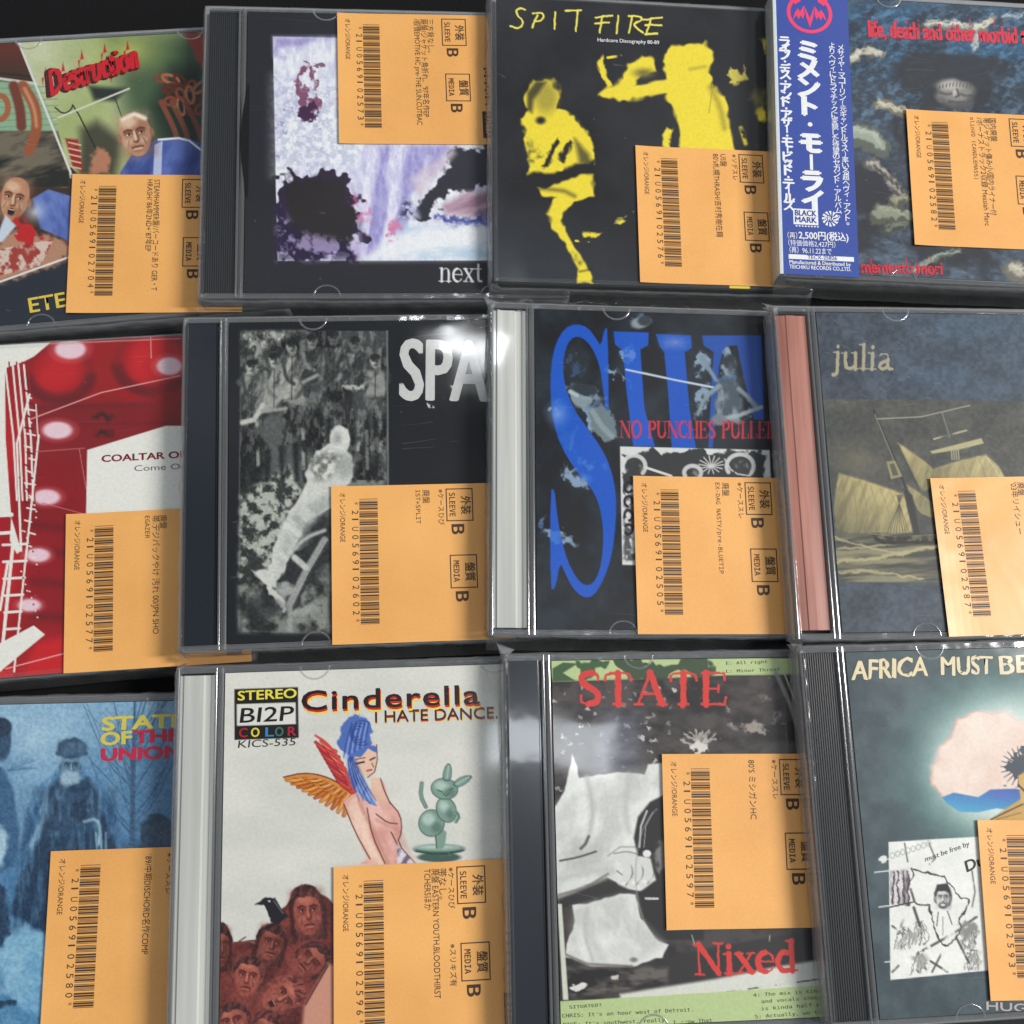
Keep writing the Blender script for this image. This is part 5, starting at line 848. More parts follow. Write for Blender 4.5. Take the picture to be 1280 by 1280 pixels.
def art_glow(A, T):
    A.rgb[:] = (62, 76, 83); A.grain(ALL, (54, 67, 74), (71, 86, 92), 22, seed=5, contrast=1.2); A.Z(970, 790, .3828)
    A.glow(780, 440, 540, 480, (84, 146, 136), 1.0, .8, .6); A.glow(775, 440, 380, 330, (228, 234, 230), 1.0, .42, .55); A.grain(quad(440, 150, 900, 680), (88, 140, 134), (232, 236, 232), 70, seed=4, a=.12, soft=70)
    # a soft pink cloud over a blue band
    P = [(545, 535), (515, 500), (505, 440), (530, 380), (575, 350), (600, 290), (650, 265), (760, 252), (800, 290), (900, 320), (900, 520), (700, 520), (640, 545)]
    A.poly(P, (224, 204, 190), soft=2, rough=(9, 24)); A.line(P[:9], 5, (208, 150, 140), soft=2.5, a=.8, rough=(9, 24)); A.grain(P, (216, 190, 176), (234, 222, 214), 40, seed=3, a=.6, soft=6)
    B = [(543, 540), (580, 525), (660, 540), (700, 515), (780, 512), (900, 530), (900, 600), (720, 575), (660, 588), (600, 586), (560, 560)]
    A.poly(B, (56, 128, 178), soft=1.4); A.grad(B, (700, 510), (60, 92, 166), (690, 590), (70, 160, 196), a=.8); A.ell(740, 530, 30, 10, (92, 96, 180), soft=4, a=.7)
    A.poly([(700, 612), (745, 580), (800, 545), (830, 570), (830, 640), (700, 640)], (190, 152, 84), soft=1.2); A.line([(702, 612), (760, 584), (810, 560)], 5, (70, 60, 50)); A.line([(720, 612), (800, 590)], 4, (140, 104, 60))
    A.ell(800, 440, 50, 56, (66, 74, 84), rough=(14, 8), soft=1); [A.line([(800, 440), (800 + 66 * math.cos(math.radians(t)), 440 + 66 * math.sin(math.radians(t)))], 8, (62, 70, 80), taper=.7) for t in range(100, 330, 16)]; A.poly([(790, 470), (840, 440), (850, 560), (800, 560)], (196, 160, 96), soft=1.5); A.line([(792, 500), (812, 520)], 6, (60, 54, 50))
    C = [(368, 686), (735, 664), (740, 1100), (374, 1136)]
    for y, x0 in ((785, 322), (898, 336), (1078, 356), (745, 336), (1018, 672)): A.line([(x0, y), (x0 + 50, y - 6)], 4, (206, 210, 208))
    A.poly(C, (226, 228, 222)); A.grain(C, (214, 216, 212), (234, 234, 230), 30, seed=3, a=.6); A.ell(352, 745, 13, 14, (214, 216, 214), rough=(4, 6))
    k = (46, 46, 48)
    A.line([(440, 775), (480, 788), (500, 785), (550, 798), (560, 820), (600, 865), (630, 872), (620, 900), (600, 940), (606, 970), (590, 1000), (560, 1022), (540, 1022), (525, 980), (512, 940), (500, 895), (470, 884), (425, 890), (430, 840), (450, 800), (440, 775)], 5, k, soft=.6, rough=(4, 10))
    face(A, 545, 868, 26, 36, 0, (222, 222, 218), (60, 60, 60), (234, 234, 230), (40, 40, 42)); A.ell(545, 893, 15, 11, (60, 60, 62), soft=1.2, a=.85); A.ell(545, 891, 8, 4, (220, 220, 216), soft=.8); A.poly([(520, 850), (525, 825), (560, 820), (572, 850), (560, 845), (530, 846)], (40, 40, 42), soft=1); A.line([(530, 915), (525, 960)], 3, k); A.line([(560, 912), (575, 955)], 3, k); A.line([(545, 930), (545, 990)], 2.4, k, a=.6)
    A.grain([(374, 780), (438, 770), (428, 888), (374, 892)], (90, 80, 88), (206, 204, 206), 8, 24, seed=3, contrast=2, soft=2); [A.line([(384 + 16 * q, 782), (380 + 18 * q, 888)], 6, (76, 60, 66), rough=(4, 9), seed=q) for q in range(4)]
    A.line([(374, 898), (440, 884)], 5, k)
    for q, (x, y) in enumerate([(415, 1000), (470, 985), (465, 1080), (630, 1000), (640, 1070)]):
        for j in range(7): A.line([(x - 26 + j * 8, y + 34), (x - 14 + j * 6, y - 10), (x - 4 + j * 3, y - 34)], 3, (84, 84, 84), rough=(5, 8), seed=j + q * 9, a=.85)
        A.ell(x, y, 34, 34, (150, 150, 148), soft=5, tex=(9, .45, .65, q), a=.8)
    for pts, w_ in (([(380, 960), (412, 985)], 6), ([(400, 985), (415, 940)], 7), ([(450, 900), (470, 960)], 9), ([(480, 1040), (570, 990), (655, 930)], 8), ([(380, 1110), (400, 1090)], 6), ([(505, 1075), (560, 1110)], 7), ([(540, 1050), (510, 1110)], 6), ([(440, 840), (452, 880)], 7), ([(590, 1000), (630, 1080)], 7), ([(420, 690), (430, 750)], 4), ([(500, 690), (520, 740), (500, 760)], 4), ([(640, 780), (650, 850), (640, 900)], 4)): A.line(pts, w_, (72, 72, 72), soft=1.2, tex=(10, .25, .5, 3))
    for q in range(8): A.ring(380 + q * 17, 730 - q * 5.5, 7, 9, 3, (150, 152, 150), soft=.7, a=.8)
    A.poly([(600, 955), (650, 950), (660, 985), (610, 1000)], (130, 130, 128), soft=3, rough=(7, 8))
    A.Z(0, 0, 1)
    T('AFRICA', (1065, 850), (1159, 844), 23, (222, 206, 168), bold=.03, shear=.16, jitter=.18); T('MUST', (1177, 844), (1240, 842), 22, (222, 208, 174), bold=.03, shear=.1, jitter=.18); T('BE', (1250, 842), (1287, 840), 22, (222, 208, 174), bold=.03, shear=.08, jitter=.18)
    T('must be free by', (1157, 1077), (1212, 1057), 6, (70, 70, 70), shear=.2); T('Dub', (1209, 1090), (1240, 1076), 13, (40, 40, 42), bold=.03, shear=.2)
    T('HUGH', (1233, 1262), (1300, 1266), 10, (176, 166, 164), bold=.03)
# ------------------------------------------------------------------ the table
mb = MB()
_n = 90; _xs = np.linspace(-900, 900, _n); X, Y = np.meshgrid(_xs, _xs)
Zt = 1.2 * (fbm(X / 120 + 40, Y / 120 + 40, 3, 3) - 1.0)
mb.add(np.column_stack([X.ravel(), Y.ravel(), Zt.ravel()]), [(j * _n + i, j * _n + i + 1, (j + 1) * _n + i + 1, (j + 1) * _n + i) for j in range(_n - 1) for i in range(_n - 1)])
M['cloth'] = mat('black_table_cloth', (0.008, 0.008, 0.009), 0.9, spec=0.2)
add_bump(M['cloth'], 1500, 0.0006, 0.8)
o = mb.build('table_surface', M['cloth'], smooth=True); o['kind'] = 'structure'

# ------------------------------------------------------------------ cases
TILT = math.radians(5.1); Z0 = 22.9
def wrap_bag(root, x0, x1, y0, y1, T, seed, flap=5.0, top=0.12, out=1.1):
    """clear film round the edges of a case: a rim folded onto the front, the sides, and a creased flap along the bottom"""
    per = []; n1 = 60
    for i in range(n1): per.append((x0 + (x1 - x0) * i / n1, y1, 0, 1))
    for i in range(n1): per.append((x1, y1 + (y0 - y1) * i / n1, 1, 0))
    for i in range(n1): per.append((x1 + (x0 - x1) * i / n1, y0, 0, -1))
    for i in range(n1): per.append((x0, y0 + (y1 - y0) * i / n1, -1, 0))
    P = np.array(per); n = len(P); px, py, nx, ny = P.T
    s = np.arange(n) * 2.2
    wr = lambda k, sc_, a: a * (fbm(s / sc_ + 10 * k, np.full(n, seed * 3.3 + k), seed + k, 3) - 0.5) * 2
    prof = [(-1.8, top), (-0.4, top + .25), (0.5, -0.3), (out, -T * .28), (out * .9, -T * .55), (out * 1.1, -T * .8), (0.4, -T - .1)]
    V = []
    for k, (d, z) in enumerate(prof):
        a = 0.0 if k == 0 else (0.15 if k < 3 else 0.55)
        dd = d + wr(k, 5, a); zz = np.full(n, z) + (wr(k + 9, 4, 0.35) if 2 < k < 6 else 0)
        V.append(np.column_stack([px + nx * dd, py + ny * dd, zz]))
    m = len(prof); b = MB()
    b.add(np.concatenate(V), [(k * n + i, (k + 1) * n + i, (k + 1) * n + (i + 1) % n, k * n + (i + 1) % n) for k in range(m - 1) for i in range(n)])
    # bottom flap: sealed end of the bag
    nf = 70; xs = np.linspace(x0 - 1, x1 + 1, nf); V = []
    for k, (dy, dz) in enumerate([(-.8, -T * .45), (-2.2, -T * .55), (-3.6, -T * .72), (-flap, -T * .8)]):
        V.append(np.column_stack([xs, y0 + dy + .5 * (fbm(xs / 9, xs * 0 + k, seed + k, 3) - .5), dz + 1.6 * (fbm(xs / 7 + 5, xs * 0 + k * .4, seed + 4, 3) - .5)]))
    b.add(np.concatenate(V), [(k * nf + i, (k + 1) * nf + i, (k + 1) * nf + i + 1, k * nf + i + 1) for k in range(3) for i in range(nf - 1)])
    # creased corners
    rs = random.Random(seed)
    for cx, cy, sx in ((x0, y0, -1), (x0, y1, -1)):
        for q in range(4):
            a0 = rs.uniform(0, 3.0); l = rs.uniform(2, 5)
            b.add([(cx + sx * .4, cy + (1 if cy == y0 else -1) * (q - 1), -T * .3), (cx + sx * l * .5, cy + math.cos(a0) * l, -T * .5 + rs.uniform(-1, 1)), (cx + l * .9, cy + (-1 if cy == y0 else 1) * 2.4, -T * .55), (cx + 1.5, cy, -T * .15)], [(0, 1, 2, 3)])
    return b.build('plastic_sleeve', M['film'], root, smooth=True)

def cover_sheet(name, fr, root, art, x0, x1, y0, y1, z, mats, thick=1.0, step=0.30):
    nx, ny = int((x1 - x0) / step) + 1, int((y1 - y0) / step) + 1
    gx, gy = np.meshgrid(np.linspace(x0, x1, nx), np.linspace(y1, y0, ny)); gx, gy = gx.ravel(), gy.ravel()
    U, V = proj(fr.w(gx, gy, z))
    A = Art(U, V, (128, 128, 128))
    texts = MB()
    def T(s, p0, p1, cap, col, dz=0.09, **kw):
        a, b_, c = fr.loc(p0, z), fr.loc(p1, z), fr.loc((p0[0], p0[1] - cap), z)
        d = b_ - a; wd = float(np.hypot(*d)); d = d / wd
        put_text(texts, s, a, d, (-d[1], d[0]), float(np.hypot(*(c - a))), albedo(col), z=z + dz, width=wd, **kw)
    art(A, T)
    i, j = np.meshgrid(np.arange(nx - 1), np.arange(ny - 1)); i = i.ravel(); j = j.ravel()
    F = np.column_stack([j * nx + i, (j + 1) * nx + i, (j + 1) * nx + i + 1, j * nx + i + 1])
    nv = nx * ny
    tv = np.concatenate(texts.v) if texts.v else np.zeros((0, 3)); tc_ = np.concatenate(texts.c) if texts.v else np.zeros((0, 3)); tf = [tuple(k + nv for k in f) for f in texts.f]
    # clip lettering to the sheet
    if len(tv):
        ok = (tv[:, 0] > x0) & (tv[:, 0] < x1) & (tv[:, 1] > y0) & (tv[:, 1] < y1)
        tf = [f for f in tf if all(ok[k - nv] for k in f)]
    # card thickness under the sheet
    e = 0.02; bx = np.array([(x, y, zz) for zz in (z - thick, z - e) for y in (y0, y1) for x in (x0, x1)]); bo = nv + len(tv)
    bf = [(0, 2, 3, 1), (0, 1, 5, 4), (2, 6, 7, 3), (0, 4, 6, 2), (1, 3, 7, 5)]
    verts = np.concatenate([np.column_stack([gx, gy, np.full(nv, z)]), tv, bx]) * MM
    edge = A.rgb[:: max(1, nv // 400)].mean(0)
    col = np.concatenate([albedo(A.rgb), tc_, np.tile(albedo(edge), (8, 1))])
    faces_flat = np.concatenate([F.ravel().astype(np.int32)] + [np.array(f, np.int32) for f in tf] + [np.array(f, np.int32) + bo for f in bf])
    tot = np.concatenate([np.full(len(F), 4), np.array([len(f) for f in tf], int) if tf else np.zeros(0, int), np.full(len(bf), 4)]).astype(np.int32)
    me = bpy.data.meshes.new(name)
    me.vertices.add(len(verts)); me.vertices.foreach_set('co', verts.astype(np.float32).ravel())
    me.loops.add(len(faces_flat)); me.loops.foreach_set('vertex_index', faces_flat)
    me.polygons.add(len(tot)); st = np.concatenate([[0], np.cumsum(tot)[:-1]]).astype(np.int32)
    me.polygons.foreach_set('loop_start', st); me.polygons.foreach_set('loop_total', tot)
    me.update(calc_edges=True); me.validate()
    a = me.color_attributes.new('Col', 'FLOAT_COLOR', 'POINT')
    c4 = np.ones((len(verts), 4), np.float32); c4[:, :3] = col; a.data.foreach_set('color', c4.ravel())
    me.materials.append(mats)
    o = bpy.data.objects.new(name, me); COL.objects.link(o); o.parent = root
    return o

def thing(name, label, cat, group, fr, x=0, y=0, z=0):
    o = bpy.data.objects.new(name, None); COL.objects.link(o); o.empty_display_size = 0.01
    o.matrix_world = fr.matrix(x, y, z); o['label'] = label; o['category'] = cat
    if group: o['group'] = group
    return o

W_, H_, T_ = 141.5, 125.0, 10.0
def ribbed(x0, x1, zt, zb, pitch, depth):
    p = [(x0, zb), (x0, zt)]; n = int((x1 - x0) / pitch)
    for i in range(n):
        a = x0 + i * (x1 - x0) / n; d = (x1 - x0) / n
        p += [(a + d * .15, zt), (a + d * .45, zt - depth), (a + d * .7, zt - depth), (a + d * .98, zt)]
    return p + [(x1, zt), (x1, zb)]

def jewel(label, fr, art, spine, seed, obi=None, notch=False):
    root = thing('jewel_case', label, 'cd case', 'second-hand CDs laid out in overlapping rows', fr)
    x_b = 16.8
    # bottom tray: walls, floor and the dark bed the booklet lies over
    b = MB()
    b.box(0.4, W_ - .3, -H_ + .4, -.4, -T_, -T_ + 1.2)
    b.box(0.4, W_ - .3, -H_ + .4, -H_ + 1.6, -T_ + 1.2, -6.4); b.box(0.4, W_ - .3, -1.6, -.4, -T_ + 1.2, -6.4); b.box(W_ - 1.5, W_ - .3, -H_ + 1.6, -1.6, -T_ + 1.2, -6.4)
    b.build('tray', M['tray_clear'], root)
    b = MB(); b.box(14.6, W_ - 2, -H_ + 2.0, -2.0, -T_ + 1.3, -2.4); b.build('disc_bed', M['tray_black' if spine in ('rib', 'smooth') else 'tray_clear'], root)
    # hinge-side strip of the tray, seen through the lid
    b = MB()
    if spine == 'rib': b.prism(ribbed(0.7, 13.0, -0.9, -T_ + 1.3, .8, .3), -H_ + 2, -2.0); m = M['black_rib']
    elif spine == 'smooth': b.prism([(0.7, -T_ + 1.3), (0.7, -1.2), (1.4, -.8), (11.9, -.8), (12.2, -1.5), (12.6, -1.5), (13.0, -.9), (13.0, -T_ + 1.3)], -H_ + 1.6, -1.6); m = M['black_smooth']
    elif spine == 'white': b.prism([(0.9, -T_ + 1.3), (0.9, -1.4), (2.2, -1.4), (2.6, -.8), (9.2, -.8), (9.8, -1.6), (11.6, -1.6), (12.2, -1.0), (13.2, -1.0), (13.2, -T_ + 1.3)], -H_ + 2.6, -2.6); m = M['white_spine']
    else: b.prism([(1.6, -T_ + 1.3), (1.6, -1.4), (4.8, -1.1), (5.2, -.8), (8.2, -.8), (8.5, -1.1), (12.8, -1.3), (12.8, -T_ + 1.3)], -H_ + 3.2, -3.2); m = M['pink_spine']
    b.build('spine', m, root)
    # clear lid: rims, end walls, hinge ridge
    b = MB()
    b.box(.2, W_, -1.9, 0, -1.2, 0, bev=.25); b.box(.2, W_, -H_, -H_ + 1.9, -1.2, 0, bev=.25)
    b.box(.2, W_, -.9, 0, -6.2, -1.22); b.box(.2, W_, -H_, -H_ + .9, -6.2, -1.22)
    b.box(W_ - 2.6, W_, -H_ + 1.92, -1.92, -1.2, 0, bev=.2); b.box(0.05, .55, -H_ + .4, -.4, -9.2, -.25)
    lid = b.build('lid', M['lid'], root)
    b = MB()
    def bead(cx, cz, r, h):                      # rounded moulding along the hinge side
        pr = [(cx + r * math.cos(t), cz + h * math.sin(t)) for t in np.linspace(0, math.pi, 11)]
        b.prism(pr[::-1] + [(cx + r, -2.5), (cx - r, -2.5)], -H_ + .1, -.1)
    bead(13.75, -.25, .5, .45); bead(15.5, -.45, 1.0, .75)
    if spine in ('white', 'pink'): bead(.75, -.3, .5, .45)
    b.build('hinge_ridge', M['ridge'], lid, smooth=False)
    for tx, ty, sg in ((48, -H_ + .6, 1), (112, -H_ + .6, 1), (48, -.6, -1), (112, -.6, -1)):
        b = MB(); V = []; n = 18
        for r, z in ((4.9, -.02), (4.75, .14), (4.35, .14), (4.2, -.02)):
            for i in range(n + 1):
                t = math.pi * i / n; V.append((tx + r * 1.12 * math.cos(t), ty + sg * r * math.sin(t), z))
        b.add(V, [(k * (n + 1) + i, k * (n + 1) + i + 1, (k + 1) * (n + 1) + i + 1, (k + 1) * (n + 1) + i) for k in range(3) for i in range(n)])
        b.build('booklet_tab', M['ridge'], lid, smooth=True)
    if notch:
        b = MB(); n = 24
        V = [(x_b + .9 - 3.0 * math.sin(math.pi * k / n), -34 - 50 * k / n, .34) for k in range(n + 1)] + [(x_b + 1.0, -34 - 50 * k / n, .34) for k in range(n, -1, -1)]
        b.add(V, [tuple(range(len(V)))[::-1]]); b.build('thumb_notch', M['notch_shade'], root)  # flat dark crescent laid on top, its colour gives the notch's shade
    cover_sheet('front_cover', fr, root, art, x_b, W_ - 2.7, -H_ + 2.1, -2.1, -0.12, M['print'])
    wrap_bag(root, 0, W_, -H_, 0, T_, seed)
    return root

def frame_left(px_tl, px_bl, z0=Z0, tilt=TILT, anchor='tl', h=125.0):
    a, b = at_z(px_tl, z0), at_z(px_bl, z0); d = (a - b) / np.linalg.norm(a - b)
    rz = math.atan2(-d[0], d[1])
    o = a if anchor == 'tl' else b + d * h
    return Frame(o, rz, tilt)
def frame_top(px_l, px_r, lx, ly, z0=Z0, tilt=TILT):
    """from two points on a top edge: the right one lies at local (lx, ly)"""
    rz = 0.0
    for _ in range(20):
        f = Frame((0, 0, z0), rz, tilt); a, b = f.loc(px_l), f.loc(px_r)
        # rotate so that both share a local y
        rz += math.atan2(b[1] - a[1], b[0] - a[0])
    f = Frame((0, 0, z0), rz, tilt); b = f.loc(px_r)
    o = f.w(b[0] - lx, b[1] - ly)
    # slide along the sight line so that the left edge sits at height z0
    f2 = Frame(o, rz, tilt)
    for _ in range(20):
        dz = z0 - f2.o[2]; f2.o[2] += dz
        b = f2.loc(px_r); f2.o = f2.o + (b[0] - lx) * f2.ex + (b[1] - ly) * f2.ey
    return f2
def fit_frame(x, y, rzdeg, z0=Z0, tilt=TILT):
    return Frame((x, y, z0), math.radians(rzdeg), tilt)

FR = {}
FR['butchers'] = frame_top((25, 53), (252, 40), 116.5, -2.1)
FR['abstract'] = fit_frame(-119.4, 282.5, 1.06)
FR['yellow'] = frame_left((614.5, 0), (617, 352), 19.7, math.asin(12.4 / 126), 'bl')
FR['forms'] = frame_left((966.5, 0), (976, 345), 18.5, math.asin(8.1 / 142), 'bl')
FR['red'] = frame_top((0, 431), (227, 418), 117.5, 0)
FR['statue'] = fit_frame(-122.3, 149.5, 1.62)
FR['letters'] = fit_frame(-6.5, 153.4, -1.0)
FR['ship'] = fit_frame(99.7, 149.7, .1)
FR['winter'] = frame_top((0, 881), (218, 876), 116.5, -2.1)
FR['winged'] = fit_frame(-119.2, 18.65, .99)
FR['xerox'] = fit_frame(-3.8, 21.0, -.02)
FR['glow'] = fit_frame(100.3, 21.7, .77)

jewel('CD case showing two men in blue shirts under a red jagged title', FR['butchers'], art_butchers, 'rib', 3)
jewel('CD case with smeared white and lilac abstract picture, small title next', FR['abstract'], art_abstract, 'rib', 4, notch=True)
jewel('CD case with black cover, a pale lying figure photo and grey letters SPA', FR['statue'], art_statue, 'smooth', 6)
jewel('CD case with huge blue serif letters and the line NO PUNCHES PULLED', FR['letters'], art_blue_letters, 'white', 7)
jewel('CD case with salmon pink spine and sailing ship cover titled julia', FR['ship'], art_ship, 'pink', 8)
jewel('CD case with blue winter photo of a bearded man, STATE OF THE UNION', FR['winter'], art_winter, 'rib', 9)
jewel('milky spined CD case with white drawn cover of a blue-haired winged figure', FR['winged'], art_winged, 'white', 10)
jewel('CD case with photocopied torso photo and red words STATE and Nixed', FR['xerox'], art_xerox, 'smooth', 11)
jewel('CD case with slate cover, glowing pink cloud and cream lettering AFRICA', FR['glow'], art_glow, 'rib', 12)

# card sleeve in a bag: yellow players on black
fr = FR['yellow']
root = thing('card_sleeve', 'black card CD sleeve with two yellow musicians, titled SPIT FIRE', 'cd sleeve', 'second-hand CDs laid out in overlapping rows', fr)
b = MB(); b.box(0, 126, -125, 0, -6.8, -1.02, bev=.5); b.build('card_body', M['card_dark'], root)
cover_sheet('front_cover', fr, root, art_yellow, 0.2, 125.8, -124.8, -.2, -.02, M['print_bag'])
wrap_bag(root, 0, 126, -125, 0, 6.8, 15, flap=8, out=2.0)

# card folder: red
fr = FR['red']
root = thing('card_folder', 'red and white card CD folder with pale round lights, COALTAR OF', 'cd folder', 'second-hand CDs laid out in overlapping rows', fr)
b = MB(); b.box(0, 139, -126, 0, -9.6, -1.02, bev=.5); b.build('card_body', M['card_dark'], root)
cover_sheet('front_cover', fr, root, art_red, 0.2, 138.8, -125.8, -.2, -.02, M['print_bag'])
wrap_bag(root, 0, 139, -126, 0, 9.6, 16, flap=4)

# case with a blue paper band
fr = FR['forms']
root = jewel('CD case with blue Japanese paper band and dark cover in red lettering', fr, art_dark_forms, 'smooth', 5)
b = MB(); z = .34
BL_, WH = albedo((62, 82, 160)), albedo((232, 234, 236))
b.box(.1, 30.6, -124.2, -.6, z - .2, z, BL_); b.box(-.35, .08, -124.2, -.6, -9.5, z - .02, albedo((214, 214, 206)))
b.box(.0, 1.0, -124.15, -.65, z + .005, z + .02, albedo((206, 216, 222)))
def vert(s, x, y, sz, n=None, bold=.02, step=None, col=WH):
    """Japanese lettering set in a column, top to bottom"""
    for i, ch in enumerate(s):
        rot = ch in 'ー・（）'
        yy = y - i * step
        if ch == 'ー': b.box(x - sz * .07, x + sz * .07, yy - sz * .88, yy - sz * .12, z + .02, z + .05, col)
        elif ch == '・':
            r = sz * .11; b.add([(x + r * math.cos(t), yy - sz * .5 + r * math.sin(t), z + .05) for t in np.linspace(0, 2 * math.pi, 13)[:-1]], [tuple(range(12))], col)
        elif ch != ' ':
            v, F = glyphs(ch, 'sans', 0.0); wd = (v[:, 0].max() - v[:, 0].min()) if len(v) else 0
            k = sz / 1.0; hgt = v[:, 1].max() - v[:, 1].min() if len(v) else 0
            if len(v):
                cx = (v[:, 0].max() + v[:, 0].min()) / 2; cy = (v[:, 1].max() + v[:, 1].min()) / 2; k = sz * .92 / max(wd, hgt, .55)
                small = ch in 'ィッャュョ。、'
                if small: k *= .75
                for q, (ox, oy) in enumerate([(-1, 0), (1, 0), (0, .7), (0, -.7)]):
                    b.add(np.column_stack([x + (v[:, 0] - cx + ox * bold) * k, yy - sz * .5 + (v[:, 1] - cy + oy * bold) * k, np.full(len(v), z + .05 + q * .006)]), F, col)
def hor(s, x, y, cap, width=None, col=WH, bold=.01, **kw): put_text(b, s, (x, y), (1, 0), (0, 1), cap, col, z=z + .05, width=width, bold=bold, **kw)
def obi_y(v): return fr.loc((1010, v))[1]
def obi_x(u, v): return fr.loc((u, v))[0]
# emblem: pink ring with a jagged double M under two horns
cx, cy, R = obi_x(1011.5, 17), obi_y(17), 9.4; PK = albedo((236, 70, 112))
V = [(cx + r * math.cos(t), cy + r * .98 * math.sin(t), z + .05) for r in (R, R - 1.5) for t in np.linspace(0, 2 * math.pi, 49)[:-1]]
b.add(V, [(i, (i + 1) % 48, 48 + (i + 1) % 48, 48 + i) for i in range(48)], PK)
for sg in (1, -1):
    P = [(2.3, 3.8), (4.1, .4), (5.0, 2.0), (6.3, .0), (7.3, -3.8), (5.6, -1.4), (4.9, -3.4), (3.8, -1.4), (3.0, -3.2), (2.2, -.6)]
    Q = [(0.02, -7.4), (1.5, -2.2), (2.25, 3.8), (1.0, .2), (0.02, -2.6)]; b.add([(cx + sg * x * .95, cy + y * .9, z + .055) for x, y in Q], [(0, 1, 4), (1, 3, 4), (1, 2, 3)] if sg > 0 else [(4, 1, 0), (4, 3, 1), (3, 2, 1)], PK)
    V = [(cx + sg * x * .95, cy + y * .9, z + .055) for x, y in P]; F = tuple(range(len(P)))
    b.add(V, [F if sg < 0 else F[::-1]], PK)
    P = [(3.4, 5.4), (6.0, 3.6), (8.2, 7.2), (6.4, 8.4), (4.6, 8.8)]; V = [(cx + sg * x, cy + y, z + .06) for x, y in P]; F = tuple(range(5)); b.add(V, [F if sg < 0 else F[::-1]], PK)
y_t, y_b = obi_y(52), obi_y(262); st = (y_t - y_b) / 8
vert('ミメント・モーライ', obi_x(1012, 150), y_t, 8.8, bold=.075, step=(y_t - y_b) / 9)
y_t, y_b = obi_y(48), obi_y(260); S_ = 'ライフ・デス・アンド・アザー・モービッド・テールズ'
vert(S_, obi_x(983, 150), y_t, 4.7, bold=.05, step=(y_t - y_b) / len(S_))
S_ = 'メサイヤ・マコーリン（元キャンドルマス）率いる超ヘヴィ・アクト。'; y_t, y_b = obi_y(54), obi_y(281); vert(S_, obi_x(1054, 150), y_t, 2.9, bold=.015, step=(y_t - y_b) / len(S_))
S_ = 'よりヘヴィにドラマチックに変貌した待望のセカンド・アルバム。'; y_t, y_b = obi_y(52), obi_y(273); vert(S_, obi_x(1043, 150), y_t, 2.9, bold=.015, step=(y_t - y_b) / len(S_))
lx, ly = obi_x(991, 262), obi_y(262); b.box(lx, lx + 9.8, ly - 6.6, ly, z + .02, z + .04, WH)
DK = albedo((58, 76, 150))
for s_, y in (('BLACK', -2.9), ('MARK', -5.7)): put_text(b, s_, (lx + .7, ly + y), (1, 0), (0, 1), 2.3, DK, z=z + .07, width=8.4, bold=.03)
[b.box(lx + .8 + 1.2 * k, lx + 1.5 + 1.2 * k, ly - 7.5, ly - 7.0, z + .02, z + .04, WH) for k in range(8)]
sx_, sy_ = lx + 14.6, ly - 3.6
for k in range(12):
    t = k * math.pi / 6; b.add([(sx_ + 1.2 * math.cos(t - .3), sy_ + 1.2 * math.sin(t - .3), z + .05), (sx_ + 3.3 * math.cos(t - .16), sy_ + 3.3 * math.sin(t - .16), z + .05), (sx_ + 3.3 * math.cos(t + .16), sy_ + 3.3 * math.sin(t + .16), z + .05)], [(0, 1, 2)], WH)
put_text(b, 'SRC', (sx_ - 2.4, sy_ - .8), (1, 0), (0, 1), 1.7, WH, z=z + .08, width=4.8, bold=.02)
x0 = obi_x(986, 296); hor('（再）', x0 - .6, obi_y(299), 2.0, 3.8, bold=0); hor('2,500円(税込)', x0 + 3.8, obi_y(299), 2.7, 19.5, bold=.025)
hor('（特価価格2,427円）', x0 - .4, obi_y(308), 1.9, 18.5, bold=0); hor('（再）96.11.22まで', x0, obi_y(317), 2.0, 16.5, bold=.005)
b.box(x0 - .4, x0 + 25.2, obi_y(325), obi_y(317.5) - .6, z + .02, z + .04, WH); put_text(b, 'TECX-25826', (x0 + 7, obi_y(324)), (1, 0), (0, 1), 1.5, DK, z=z + .07, width=11.5, bold=.015)
hor('Manufactured & Distributed by', x0 - .2, obi_y(331), 1.5, 24, bold=.02); hor('TEICHIKU RECORDS CO.,LTD.', x0 - .2, obi_y(337), 1.5, 24, bold=.02)
b.build('paper_band', M['print'], root)

